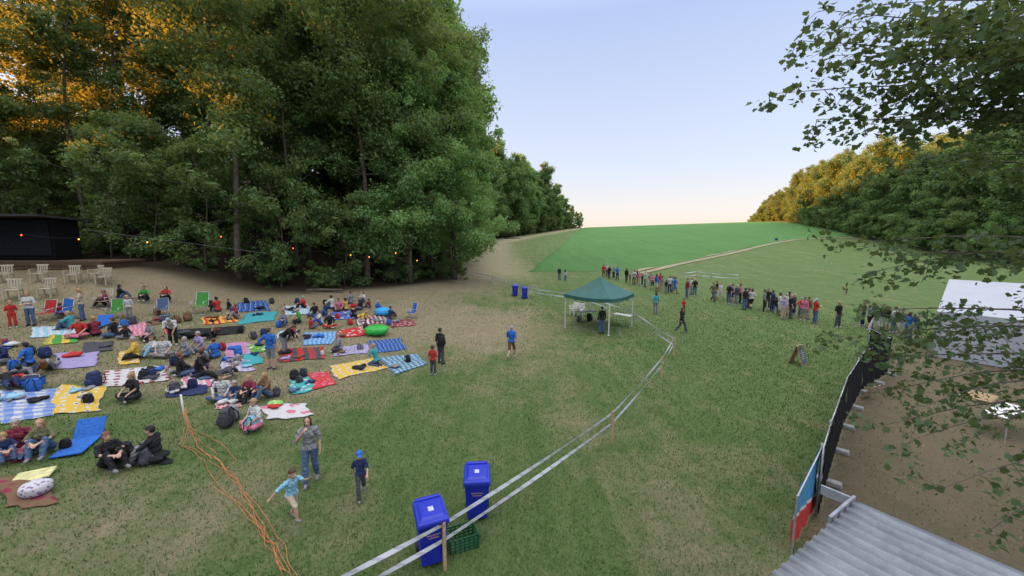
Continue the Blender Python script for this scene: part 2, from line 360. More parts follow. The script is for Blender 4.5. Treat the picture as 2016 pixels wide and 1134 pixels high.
def tree(tpl,x,y,sc,label,group,name='tree',m=None,cat='tree'):
    e=ob(name,None,loc=(x,y,gz(x,y)-.05),rz=R.random()*6.28,sc=(sc,sc,sc*R.uniform(.93,1.07)),label=label,cat=cat,group=group)
    ob('trunk' if name=='tree' else 'stem',tpl[0],e); c=ob('crown' if name=='tree' else 'foliage',tpl[1],e)
    if m: c.material_slots[0].link='OBJECT'; c.material_slots[0].material=m
    return e
gx=4.4
for i in range(0,16):
    for j in range(0,14):
        x=-74+i*gx+R.uniform(-1.4,1.4)+(j%2)*2; y=24+j*gx*.9+R.uniform(-1.3,1.3); f=float(inF(x,y))
        if f<.6 or f>24 or x/y<-1.36: continue
        if x<-23 and f<4: continue
        if x<-24 and R.random()<.42: continue
        if f<5.5 and x>-25: tree(R.choice(EDGE),x,y,R.uniform(.9,1.08),'tall leafy beech tree on the forest edge','trees of the near wood')
        else: tree(R.choice(INNER+[EDGE[1]]*(f>14)),x,y,R.uniform(.85,1.1),'tall bare-stemmed tree inside the dark wood','trees of the near wood')
for x in (-50,-55,-60.5):  # unseen trees added left of view to keep low sun off maple and meadow
    for y in np.arange(-4,21,4.6): tree(R.choice(FAR),x+R.uniform(-1,1),float(y)+R.uniform(-1,1),R.uniform(.9,1.05),'dense tall tree added out of view to block low sun','trees of the near wood')
for i in range(60):
    x=R.uniform(-66,-13); y=float(ey(x))+R.uniform(7,30)
    if x/y>-1.42: tree(R.choice(SMALL),x,y,R.uniform(.9,1.5),'young understorey tree inside the wood','young trees inside the wood')
tree(BRT,-6.6,43.5,1.0,'bright green broadleaf tree at the corner of the wood','trees of the near wood',m=MLB)
tree(BRT,-8.2,51,1.1,'bright green broadleaf tree on the forest edge','trees of the near wood',m=MLB)
tree(BRT,-10.5,39,.98,'fresh green tree on the forest edge','trees of the near wood',m=MLB)
y=57.
while y<238:
    for k in range(3):
        x=float(ex(y))-1.5-k*5.5+R.uniform(-1.2,1.2); s=(1.4-.3*float(ss(70,160,y)))-.76*float(ss(170,240,y))
        tree(R.choice(FAR),x,y+R.uniform(-1.5,1.5),s*R.uniform(.94,1.05),'dense green tree on the long forest edge','trees along the meadow edge',m=MLB if R.random()<.1 and k==0 else None)
    y+=5.0+y*.016
for i in range(26):
    s=i/25; x=-40+s*33+R.uniform(-1,1); y=float(ey(x))+R.uniform(1.5,6)
    if x<-25 : y+=4
    tree(R.choice(SHR),x,y,R.uniform(.6,1.),'dark leafy shrub under the forest edge','shrubs under the forest edge','shrub',cat='shrub')
for i in range(30):
    y=48+i*5.5; tree(R.choice(SHR if y<70 else SMALL),float(ex(y))+R.uniform(-.5,.8),y,R.uniform(.7,1.),'low green growth beside the meadow','shrubs under the forest edge','shrub',cat='shrub')
for x,y in [(-24.5,30.5),(-19.5,32.),(-15.5,35.),(-11.8,38.5),(-29,31),(-33,31.5)]:
    tree(R.choice(SMALL),x,y,R.uniform(.9,1.2),'young tree with low leafy branches','young trees on the forest edge')
# right-hand wood
y=62.
while y<330:
    for k in range(4):
        x=float(rx(y))+1+k*7.+R.uniform(-2,2)
        sc=R.uniform(.8,.98) if y<200 else R.uniform(.55,.72)
        if x/y<1.7: tree(R.choice(FAR),x,y+R.uniform(-2,2),sc,'broadleaf tree on the far sunlit hillside','trees on the far hillside')
    y+=5.6+y*.015
for i in range(26):
    y=62+i*5.; tree(R.choice(SMALL),float(rx(y))-2+R.uniform(-2,1),y,R.uniform(.7,1.2),'small green tree before the hillside wood','small trees before the hillside wood',m=MLB if i%3==0 else None)
# near maple
def maple():
    base=Vector((11.2,6.0,0)); mb=MB(); tp=[base+Vector((-.25*math.sin(i*.7),.2*math.sin(i),i*1.35)) for i in range(10)]
    mb.tube(tp,[.3-.026*i for i in range(10)],10)
    tips=[(1515,185,4.8,12),(1575,80,5,13),(1625,20,4.3,13),(1608,235,4.8,12),(1690,240,5,12),(1765,190,5,13),(1850,110,4.2,15),(1950,90,4.6,15),(1900,240,5,13),(1750,50,4.5,15),(1680,120,4.6,14),(1830,20,4,15),(1960,200,5.2,13),(2000,20,4,15),
     (1660,55,4.8,14),(1720,10,5,15),(1790,110,5.2,14),(1880,40,5,15),(1640,110,5.1,12),(1960,20,5,14),(1900,130,4.6,14),(1820,190,5,12),(1990,150,4.6,13),(1700,180,5,12),
     (1725,330,5.8,7),(1830,310,5.6,8),(1960,340,5,9),(1660,480,5.2,10),(1745,500,5.1,9),(1700,540,5.2,10),(1985,480,4.6,6),
     (1640,670,5.2,12),(1710,610,5.1,10),(1725,705,5.,12),(1775,680,5,8),
     (1820,800,4.7,6),(1900,870,4.2,5),(1860,960,4.2,5),(1800,865,4.7,5),(1770,765,5,9),(1940,1050,4.,5),(1730,840,5,4)]
    L=[(0,-.5),(.22,-.26),(.48,-.28),(.44,-.04),(.6,.24),(.36,.27),(.26,.44),(0,.7),(-.26,.44),(-.36,.27),(-.6,.24),(-.44,-.04),(-.48,-.28),(-.22,-.26)]
    L=np.array(L); P=[];D=[]
    r=random.Random(5)
    for (u,v,yy,nt_) in tips:
        e=Wy(u,v,yy); zt=max(1.5,min(11.5,e.z-.3+r.uniform(-.6,.3))); k=zt/1.35; s=tp[int(k)].lerp(tp[int(k)+1],k-int(k))
        pts=[]
        for i in range(9):
            f=i/8; p=s.lerp(e,f)+Vector((0,0,.35*math.sin(f*math.pi)))+Vector((wob(f*.35+u,v),wob(v,f*.35+u),wob(f*.3+v,u)))*.16*math.sin(f*math.pi); pts.append(p)
        mb.tube(pts,[.035*(1-f/8)**1.2+.003 for f in range(9)],5)
        for j in range(nt_):
            f=.5+.5*(j+1)/nt_; k=f*8; p=pts[min(int(k),7)].lerp(pts[min(int(k),7)+1],k-min(int(k),7))
            d=(e-s).normalized()*.5+Vector((r.uniform(-1,1),r.uniform(-1,1),r.uniform(-.9,.5))); d.normalize(); TL=r.uniform(.2,.62)*(1.15-.45*f)
            q=p+d*TL+Vector((0,0,-.06)); mb.tube([p,p.lerp(q,.5)+Vector((0,0,.03)),q],[.005,.0035,.002],3)
            for w in range(22):
                c=p.lerp(q,.1+.9*w/21)+Vector((r.gauss(0,.075),r.gauss(0,.075),r.gauss(-.03,.07))); P.append(tuple(c)); D.append((d.x,d.y,d.z))
    P=np.array(P);D=np.array(D);n=len(P); rg=np.random.default_rng(3)
    nn=rg.normal(size=(n,3))*.6+np.array([0,0,.7]); nn/=np.linalg.norm(nn,axis=1)[:,None]
    b=D+rg.normal(size=(n,3))*.7+np.array([0,0,-.3]); b-=nn*(b*nn).sum(1)[:,None]; b/=np.linalg.norm(b,axis=1)[:,None]; a_=np.cross(b,nn)
    s=.07*(.5+.8*rg.random(n))
    fold=np.abs(L[:,0])*.35
    V=P[:,None,:]+s[:,None,None]*(a_[:,None,:]*L[None,:,0:1]+b[:,None,:]*L[None,:,1:2]+nn[:,None,:]*fold[None,:,None])
    k=len(L); e=ob('tree',None,loc=(0,0,0),label='maple tree whose leafy branches overhang the shed',cat='tree')
    ob('trunk',mb.mesh('trunk',[MB_],True),e); ob('crown',np_mesh('crown',V.reshape(-1,3),np.arange(n*k).reshape(-1,k),[MLM],False,rg.random(n)),e)
maple()
# ---------------------------------------------------------------- people
def V3(*a): return np.array(a,float)
def pose(pel,nb,hd,el,wr,kn,an,toe=((0,-1,0),(0,-1,0)),look=(0,-1,0),up=(0,0,1),side=(1,0,0),dz=0): 
    return dict(pel=pel,nb=nb,hd=hd,el=el,wr=wr,kn=kn,an=an,toe=toe,look=look,up=up,side=side)
def mir(x,y,z): return ((-x,y,z),(x,y,z))
ST=dict(pel=(0,0,.95),nb=(0,.01,1.47),hd=(0,-.015,1.635)); SL=dict(kn=((-.11,-.01,.5),(.1,-.03,.5)),an=((-.13,.02,.09),(.12,-.01,.09)))
POSE=dict(
 stand=pose(**ST,el=mir(.235,.03,1.14),wr=mir(.25,-.06,.89),**SL),
 cross=pose(**ST,el=mir(.25,-.03,1.16),wr=((.06,-.2,1.18),(-.07,-.23,1.14)),**SL),
 hip=pose(**ST,el=((-.235,.03,1.14),(.38,.06,1.2)),wr=((-.25,-.06,.89),(.19,-.05,1.02)),**SL),
 phone=pose(**ST,el=mir(.22,-.05,1.16),wr=mir(.07,-.27,1.24),**SL,look=(0,-.9,-.45)),
 face=pose(**ST,el=((-.27,-.1,1.2),(.235,.03,1.14)),wr=((-.09,-.17,1.44),(.25,-.06,.89)),kn=((-.1,-.12,.51),(.1,.02,.5)),an=((-.1,-.2,.1),(.11,.16,.13)),toe=((0,-1,0),(0,-.8,-.5))),
 walk=pose(**ST,el=((-.24,.13,1.17),(.24,-.1,1.16)),wr=((-.24,.15,.92),(.21,-.3,1.02)),kn=((-.1,-.2,.53),(.1,.06,.5)),an=((-.1,-.3,.12),(.1,.34,.24)),toe=((0,-1,.2),(0,-.6,-.8))),
 run=pose(pel=(0,0,.95),nb=(0,-.1,1.46),hd=(0,-.15,1.62),el=((-.4,.0,1.25),(.3,-.2,1.26)),wr=((-.56,.08,1.08),(.3,-.42,1.38)),kn=((-.1,-.34,.7),(.1,.04,.5)),an=((-.1,-.4,.3),(.1,.22,.13)),toe=((0,-1,.3),(0,-.8,-.6))),
 bend=pose(pel=(0,.1,.93),nb=(0,-.3,1.22),hd=(0,-.44,1.3),el=mir(.2,-.36,.95),wr=mir(.12,-.44,.72),kn=mir(.1,.02,.5),an=mir(.11,.03,.09),look=(0,-.7,-.7),up=(0,-.6,.8)),
 sitx=pose(pel=(0,0,.12),nb=(0,-.04,.64),hd=(0,-.07,.8),el=mir(.27,-.08,.4),wr=mir(.2,-.28,.27),kn=mir(.36,-.28,.16),an=((.1,-.38,.07),(-.1,-.28,.1)),toe=((1,-.3,0),(-1,-.3,0))),
 sitk=pose(pel=(0,0,.12),nb=(0,-.07,.63),hd=(0,-.1,.79),el=mir(.24,-.2,.43),wr=mir(.07,-.42,.38),kn=mir(.13,-.3,.42),an=mir(.12,-.5,.08)),
 sito=pose(pel=(0,0,.12),nb=(0,.16,.62),hd=(0,.14,.78),el=mir(.26,.32,.36),wr=mir(.28,.42,.12),kn=((-.12,-.43,.17),(.13,-.3,.42)),an=((-.14,-.84,.08),(.13,-.54,.08)),toe=((0,-.3,1),(0,-1,0))),
 kneel=pose(pel=(0,.1,.3),nb=(0,-.03,.8),hd=(0,-.08,.96),el=mir(.25,-.12,.56),wr=mir(.14,-.34,.5),kn=mir(.13,-.26,.08),an=mir(.11,.16,.07),toe=((0,1,-.1),(0,1,-.1))),
 lie=pose(pel=(0,0,.13),nb=(.48,0,.3),hd=(.6,0,.44),el=((.55,-.25,.1),(.55,.25,.1)),wr=((.35,-.3,.06),(.35,.3,.06)),kn=((-.42,-.1,.3),(-.44,.1,.1)),an=((-.62,-.1,.08),(-.85,.1,.08)),toe=((-1,0,.1),(-.3,0,1)),look=(-.8,0,.3),up=(.3,0,.9),side=(0,1,0)))
def voxel(mb,vs,sm=2):
    me=mb.mesh('tmp',[]); o=bpy.data.objects.new('tmp',me); COL.objects.link(o)
    r=o.modifiers.new('r','REMESH'); r.mode='VOXEL'; r.voxel_size=vs
    s=o.modifiers.new('s','SMOOTH'); s.factor=.5; s.iterations=sm
    dg=bpy.context.evaluated_depsgraph_get(); n=bpy.data.meshes.new_from_object(o.evaluated_get(dg)); bpy.data.objects.remove(o); return n
_bc={}
def body(pn,fem,child,vs):
    key=(pn,fem,child,vs)
    if key in _bc: return _bc[key]
    P=POSE[pn]; mb=MB(); segs=[]
    A=lambda k:V3(*P[k]); pel,nb,hd=A('pel'),A('nb'),A('hd'); sd=A('side'); hs=1.32 if child else 1.
    ax=(nb-pel)/np.linalg.norm(nb-pel); fw=np.cross(ax,sd); T=np.stack([sd,fw,ax],1)
    sw=.158 if (fem or child) else .178; hw=.092 if fem else .085
    def E(t,r,lab): 
        c=pel+ax*t; mb.ell(c,r,T); segs.append((lab,c-ax*.03,c+ax*.03,r[0]))
    E(.0,(.165 if fem else .155,.112,.115),'pel'); E(.18,(.12 if fem else .138,.092,.15),'tor'); E(.36,(.15 if fem else .168,.108,.16),'tor')
    if fem:
        for s_ in(-1,1): mb.ell(pel+ax*.35+sd*.07*s_+np.cross(sd,ax)*.075,(.055,.05,.055),T)
    sh=[nb-ax*.06+sd*sw*s_ for s_ in(-1,1)]; hp=[pel-ax*.03+sd*hw*s_ for s_ in(-1,1)]
    def S(lab,p,r1,q,r2): mb.cap(p,r1,q,r2); segs.append((lab,V3(*p),V3(*q),(r1+r2)/2))
    S('tor',sh[0],.056,sh[1],.056); S('tor',nb-ax*.02,.075,nb-ax*.12,.1)
    S('neck',nb-ax*.03,.056,hd,.05)
    for i in(0,1):
        el,wr,kn,an=[V3(*P[k][i]) for k in('el','wr','kn','an')]; toe=V3(*P['toe'][i]); toe/=np.linalg.norm(toe)
        S('uarm',sh[i],.056,el,.039); S('farm',el,.04,wr,.026)
        S('thigh',hp[i],.094,kn,.058); S('calf',kn,.058,kn+(an-kn)*.35,.06); S('calf',kn+(an-kn)*.35,.06,an,.037)
        heel=an-toe*.05+V3(0,0,-.03 if abs(toe[2])<.6 else 0); S('foot'+str(i),heel,.042,an+toe*.13+V3(0,0,-.045 if abs(toe[2])<.6 else 0),.032)
        d=(wr-el)/np.linalg.norm(wr-el); cs=np.cross(d,V3(0,-.4,1) if abs(d[2])<.8 else V3(0,1,0)); cs/=np.linalg.norm(cs); pn_=np.cross(cs,d)
        if abs(d[2])>.8: cs,pn_=pn_,cs
        if np.dot(pn_,(pel+nb)/2-wr)<0: pn_=-pn_
        for o_ in(-.02,0,.02): S('hand',wr+cs*o_*.5,.02,wr+d*.075+cs*o_*1.25,.016)
        for o_,fl in((-.036,.055),(-.012,.075),(.012,.08),(.036,.068)):
            k0=wr+d*.08+cs*o_; dd=d*.93+pn_*.3+cs*o_*3.5; dd/=np.linalg.norm(dd); k1=k0+dd*fl*.55; d2=d*.6+pn_*.8+cs*o_*2; d2/=np.linalg.norm(d2)
            S('hand',k0,.0095,k1,.009); S('hand',k1,.009,k1+d2*fl*.5,.0075)
        tb=wr+d*.025+cs*.024; td=d*.6+cs*.75+pn_*.3; td/=np.linalg.norm(td); S('hand',tb,.012,tb+td*.038,.011); S('hand',tb+td*.038,.011,tb+td*.04+(td+d)/2*.035,.009)
    lk=A('look');lk/=np.linalg.norm(lk); up=A('up'); up=up-lk*np.dot(up,lk); up/=np.linalg.norm(up)
    hx=np.cross(lk,up); H=np.stack([hx,-lk,up],1); hl=lambda x,y,z: hd+H@V3(x,y,z)*hs
    mb.ell(hl(0,.012,.025),(.076*hs,.094*hs,.092*hs),H); mb.ell(hl(0,-.02,-.035),(.058*hs,.07*hs,.075*hs),H)
    segs.append(('head',hl(0,0,-.02),hl(0,0,.05),.085*hs))
    mb.cap(hl(0,-.088,.012),.009*hs,hl(0,-.108,-.02),.013*hs)
    for s_ in(-1,1): mb.ell(hl(.078*s_,.01,-.005),(.01*hs,.02*hs,.03*hs),H)
    mb.cap(hl(-.018,-.087,-.055),.007,hl(.018,-.087,-.055),.007)
    me=voxel(mb,vs)
    n=len(me.vertices); co=np.empty(n*3,np.float32); me.vertices.foreach_get('co',co); co=co.reshape(-1,3).astype(float)
    labs=[s[0] for s in segs]; D=np.empty((len(segs),n))
    for i,(l,a,b,r_) in enumerate(segs):
        ab=b-a; tt=np.clip(((co-a)@ab)/max(1e-9,ab@ab),0,1); D[i]=np.linalg.norm(co-(a+tt[:,None]*ab),axis=1)-r_
    vl=np.array(labs)[D.argmin(0)]
    zmin=co[:,2].min()+.0; co[:,2]-=zmin-.012
    me.vertices.foreach_set('co',co.astype(np.float32).ravel()); me.update()
    nr=np.empty(n*3,np.float32); me.vertex_normals.foreach_get('vector',nr); nr=nr.reshape(-1,3)
    nf=len(me.polygons); lt=np.empty(nf,np.int32); me.polygons.foreach_get('loop_total',lt); ls=np.empty(nf,np.int32); me.polygons.foreach_get('loop_start',ls)
    li=np.empty(len(me.loops),np.int32); me.loops.foreach_get('vertex_index',li); q=ls[lt==4]; Q=np.stack([li[q+k] for k in range(4)],1)
    hd2=hd-V3(0,0,zmin-.012); loc=(co-hd2)@H/hs
    hv=(vl=='head')|((vl=='neck')&(loc[:,2]>-.1))
    me.polygons.foreach_set('use_smooth',np.ones(nf,bool))
    c=np.empty(nf*3,np.float32); me.polygons.foreach_get('center',c); c=(c.reshape(-1,3)-hd2)@H/hs
    mi=np.zeros(nf,np.int32); mi[(np.abs(np.abs(c[:,0])-.032)<.013)&(np.abs(c[:,2]-.012)<.008)&(c[:,1]<-.05)]=1; mi[(np.abs(c[:,0])<.022)&(np.abs(c[:,2]+.055)<.007)&(c[:,1]<-.06)]=2
    for _ in range(3): me.materials.append(SK[0])
    me.polygons.foreach_set('material_index',mi)
    def shell(name,vm,off):
        fm=vm[Q].all(1); q_=Q[fm]; us=np.unique(q_); re=np.zeros(n,int); re[us]=np.arange(len(us))
        o=off[us] if hasattr(off,'__len__') else off
        VV=co[us]+nr[us]*np.reshape(o,(-1,1)); return np_mesh(name,VV,re[q_],[SK[0]],True)
    wr_=.006*(np.sin(co[:,0]*55+co[:,2]*40)+np.sin(co[:,2]*75-co[:,1]*50))
    B=dict(me=me)
    torz=(co-(pel-V3(0,0,zmin-.012)))@ax
    shirt=(vl=='tor')|((vl=='pel')&(torz>-.04))
    ua=vl=='uarm'; shirt_v=shirt|ua
    B['tee']=shell('shirt',shirt_v,.017+wr_); B['long']=shell('shirt',shirt_v|(vl=='farm'),.016+wr_)
    leg=((vl=='pel')&(torz<.06))|(vl=='thigh')
    B['shorts']=shell('trousers',leg,.013+wr_*.6); B['pants']=shell('trousers',leg|(vl=='calf'),.011+wr_*.6+np.where(vl=='calf',.008,0))
    B['shoe0']=shell('shoe',vl=='foot0',.007); B['shoe1']=shell('shoe',vl=='foot1',.007)
    x_,y_,z_=loc.T
    cap_=hv&(z_>.05-1.5*y_*(y_>0)-.25*(y_<0)*y_-0.02)&((np.abs(x_)<.073)|(z_>.04))
    if fem: cap_=hv&(z_>.055-2.6*np.maximum(y_+.02,0))
    B['hair']=shell('hair',cap_,.013+.004*np.sin(loc[:,0]*150))
    hm=MB(); o2=V3(0,0,-(zmin-.012))
    hl2=lambda x,y,z: tuple(hl(x,y,z)+o2)
    hm.ell(hl2(0,.02,.03),(.09*hs,.104*hs,.1*hs),H,V0=SV.copy()*np.where(SV[:,1:2]<-.55,np.array([.9,.8,.85]),1.))
    for k in range(5): 
        xo=(k-2)*.028; hm.cap(hl2(xo,.075-.006*abs(k-2),.0),.036*hs,hl2(xo*1.25,.085,-.2-.03*(k%2)),.02*hs)
    B['longhair']=voxel(hm,.012,2); B['longhair'].materials.append(SK[0]); B['longhair'].polygons.foreach_set('use_smooth',[True]*len(B['longhair'].polygons))
    cm=MB(); V0=SV.copy(); V0[:,2]=np.maximum(V0[:,2],-.05); cm.ell(hl2(0,.01,.045),(.092*hs,.108*hs,.085*hs),H,V0=V0); cm.ell(hl2(0,-.13,.05),(.065*hs,.07*hs,.008*hs),H)
    B['cap']=cm.mesh('cap',[SK[0]],True)
    _bc[key]=B; return B
PH=dict(stand='standing',cross='standing arms folded',hip='hand on hip',phone='looking at hands',face='hand at mouth',walk='walking',run='running',bend='bending forward',sitx='sitting cross-legged',sitk='sitting knees up',sito='leaning back',kneel='kneeling',lie='lying back')
def setm(o,m): 
    for s in o.material_slots: s.link='OBJECT'; s.material=m
def person(p,pn,H,hd,top,bot,hair='b',fl='',where='on grass',skin=0,vs=.012,dz=0.,grp='festival visitors'):
    fem='F' in fl; child='C' in fl; B=body(pn,fem,child,vs)
    loc=(p[0],p[1],p[2]+dz)
    lab=f"{'child' if child else 'person'} in {CN[top]} top, {CN[bot]} {'shorts' if 's' in fl else 'trousers'}, {PH[pn]} {where}"
    o=ob('person',B['me'],loc=loc,rz=math.radians(hd),sc=H/1.75,label=lab,cat='person',group=grp)
    for s,m in zip(o.material_slots,(SK[skin],M_eye,M_lip)): s.link='OBJECT'; s.material=m
    setm(ob('shirt',B['long' if 'L' in fl else 'tee'],o),cloth(top)); setm(ob('trousers',B['shorts' if 's' in fl else 'pants'],o),cloth(bot))
    sc_=cloth(R.choice('kwde'))
    for q in '01': setm(ob('shoe',B['shoe'+q],o),sc_)
    if 'h' in fl: setm(ob('cap',B['cap'],o),cloth('b'))
    else: setm(ob('hair',B['longhair' if 'g' in fl else 'hair'],o),hairm(hair))
    return o
NR=.0085
person(G(614,950),'face',1.68,20,'e','j','b','Fg',vs=NR)
person(G(578,1026),'run',1.22,60,'c','a','b','Cs',vs=NR)
person(G(712,978),'walk',1.15,25,'n','d','b','Ch',vs=NR)
person(G(1007,706),'walk',1.78,165,'b','u','g','s')
person(G(868,716),'stand',1.78,150,'k','d','k','')
person(G(853,738),'stand',1.35,170,'r','d','b','C')
person(G(535,727),'hip',1.8,180,'b','e','b','s')
person(G(563,697),'bend',1.72,100,'k','e','b','F')
person(G(342,680),'bend',1.75,30,'w','k','g','')
person(G(27,645),'stand',1.3,60,'r','r','y','C'); person(G(63,641),'cross',1.68,20,'w','j','y','F'); person(G(164,631),'phone',1.68,-50,'a','j','y','Fg'); person(G(256,628),'stand',1.3,40,'w','e','y','C')
person(G(1184,657),'stand',1.78,200,'k','j','k','L',where='under gazebo')
person(G(1341,655),'walk',1.68,95,'k','d','b','FLg'); person(G(1345,618),'stand',1.2,20,'r','d','b','C')
person(G(1290,618),'hip',1.72,190,'t','e','b','Fg')
Q=[(1101,551,1.55),(1113,554,1.4),(1188,547,1.7),(1199,549,1.6),(1208,549,1.7),(1233,556,1.7),(1240,559,1.2),(1248,561,1.75),(1258,563,1.65),(1270,565,1.75),(1292,574,1.8),(1303,573,1.6),(1311,577,1.3),(1318,577,1.75),(1328,578,1.7),(1352,586,1.78),(1367,583,1.7),(1403,594,1.75),(1417,592,1.7),(1434,598,1.78),(1449,601,1.75),(1465,610,1.8),(1478,609,1.75),(1503,613,1.78),(1519,613,1.72),(1526,618,1.35),(1533,621,1.75),(1541,628,1.72),(1555,627,1.8),(1575,624,1.5),(1581,631,1.7),(1603,637,1.82),(1648,645,1.8),(1697,641,1.7),(1709,646,1.6),(1722,652,1.7),(1735,650,1.75),(1666,579,1.1),(1284,570,1.6),(1473,600,1.3),(1551,616,1.7),(1758,655,1.7),(1772,662,1.75),(1786,668,1.7),(1800,676,1.72),(1215,552,1.7),(1280,568,1.7),
 (1195,545,1.7),(1254,558,1.6),(1264,560,1.3),(1299,570,1.75),(1324,572,1.65),(1360,580,1.7),(1410,588,1.65),(1441,594,1.6),(1456,597,1.75),(1472,606,1.7),(1510,608,1.68),(1546,620,1.7),(1562,619,1.6),(1590,628,1.65),(1716,644,1.7),(1745,652,1.65)]
tops='kwrkeknwpwbekwbmkowkdkwenkwlkrprkdeknypgkwobnbewnkrjwkepmkwdubkwe'; 
for i,(u,v,H) in enumerate(Q):
    f='F' if i%3==1 else ''; f+='C' if H<1.45 else ''; f+='s' if i%4==2 else ''; f+='g' if 'F' in f else ''; f+='L' if i%5==0 else ''
    person(G(u,v),R.choice(['stand','cross','hip','phone','stand','stand','walk']),H,R.choice([75,60,110,200,-30,30,160,-80])+R.uniform(-20,20),tops[i],R.choice('jkedaujnw'),R.choice('bbkyg'),f,'in queue',skin=R.choice([0,0,1,0,2]) ,vs=.014,grp='people waiting in the queue')
A=[(288,592,'sitk','g','k'),(330,592,'sitk','r','k'),(143,650,'sitk','t','j'),(190,662,'sitk','m','k'),(228,664,'sitx','k','j'),(249,668,'sitx','k','e'),(270,706,'sitx','y','k'),(308,700,'sitk','w','c'),(326,702,'sitx','w','e'),(369,702,'sitx','e','j'),(396,692,'sitx','l','e'),(430,614,'sitk','r','d'),(450,610,'sitx','k','j'),(466,628,'sitk','m','e'),(388,738,'sito','k','d'),(405,728,'sitx','d','n'),(430,745,'lie','d','k'),
(268,786,'sitx','k','k'),(440,786,'sitx','w','j'),(466,787,'sitk','n','j'),(497,784,'sitk','m','k'),(529,783,'sitk','u','j'),(508,842,'sitx','w','p'),(214,920,'sitk','k','k'),(312,908,'sitk','k','e'),(92,890,'sitk','o','j'),(12,905,'sitk','n','j'),(42,892,'sitx','m','p'),(52,740,'lie','e','n'),(98,730,'lie','d','e'),(12,716,'sitx','n','e'),
(580,668,'sitk','r','k'),(600,608,'sitk','r','k'),(570,612,'lie','w','k'),(621,624,'sitx','k','j'),(655,608,'sitk','w','j'),(668,614,'sitx','p','k'),(682,612,'sitk','y','n'),(697,617,'sitk','r','k'),(712,610,'sitx','k','j'),(728,607,'sitk','m','e'),(716,596,'sitk','w','j'),(692,598,'sitx','e','j'),(744,616,'sitx','b','k'),(768,630,'sitk','n','u'),(650,645,'sitx','k','r'),(632,640,'sitk','w','b'),(612,648,'sitx','r','j'),(670,692,'sitx','e','d'),(739,722,'kneel','t','j'),(640,622,'sito','n','j'),(708,628,'lie','y','k'),
(212,604,'sitk','m','k'),(235,590,'sitk','k','j'),(122,622,'sitk','r','j'),(60,720,'sitx','b','k'),(20,760,'lie','k','n'),(395,668,'lie','k','k'),(160,665,'sitx','r','p'),(560,640,'sitk','e','j'),(425,706,'sitx','b','j'),(455,716,'lie','e','b'),(300,670,'sitx','e','k'),(355,742,'sitx','k','j'),(590,636,'sitx','g','k')]
for i,(u,v,pn,tp,bt) in enumerate(A):
    f='F' if i%2 else ''; f+='g' if f and i%4!=3 else ''; f+='L' if i%3==0 else ''; f+='C' if i%7==5 else ''
    near=v>770
    hdg=R.choice([-70,-50,-110,-20,20,150]) if not near else {268:-15,440:20,466:15,497:-5,529:-25,508:-30,214:70,312:-75,92:30,12:60,42:40}.get(u,0)
    person(G(u,v),pn,(1.25 if 'C' in f else R.uniform(1.62,1.78)),hdg,tp,bt,{268:'y',312:'k',92:'y',214:'r',508:'y'}.get(u,R.choice('bbkyrg')),f,'on blanket',skin=R.choice([0,0,0,1]),vs=NR if v>880 else .012,dz=.04)
# ---------------------------------------------------------------- blankets
def blanket(px,m,lab,amp=.05):
    P=[G(*p) for p in px]; c=sum(P,Vector())/4; n=22; V=[];UV=[]
    L1=(P[1]-P[0]).length; L2=(P[3]-P[0]).length; s=R.random()*9
    for j in range(n+1):
        for i in range(n+1):
            a,b=i/n,j/n; q=P[0].lerp(P[1],a).lerp(P[3].lerp(P[2],a),b)
            x=q.x+.12*wob(q.y*.5+s,b*.6)*(1 if i in(0,n) else .6); y=q.y+.12*wob(q.x*.5+s,a*.6)*(1 if j in (0,n) else .6)
            e=min(i,j,n-i,n-j); rd=abs(math.sin(x*2.1+y*1.3+s)*math.sin(y*2.7-x*.8+s*2))**3
            z=gz(x,y)+.035+amp*((wob(x*.6+s,y*.6)*.5+.5)*.6+rd)*(.35+.65*min(e,3)/3)
            V.append((x-c.x,y-c.y,z-c.z)); UV.append((a*L1,b*L2))
    I=np.arange((n+1)**2).reshape(n+1,n+1); Fc=np.stack([I[:-1,:-1],I[:-1,1:],I[1:,1:],I[1:,:-1]],-1).reshape(-1,4)
    me=np_mesh('blanket',V,Fc,[m],True); uvl=me.uv_layers.new(name='UVMap'); uvl.data.foreach_set('uv',np.array(UV,np.float32)[Fc.ravel()].ravel())
    o=ob('picnic_blanket',me,loc=c,label=lab+' spread on the grass',cat='blanket',group='picnic blankets'); sm=o.modifiers.new('s','SOLIDIFY'); sm.thickness=.012; sm.offset=-1
pm=patmat
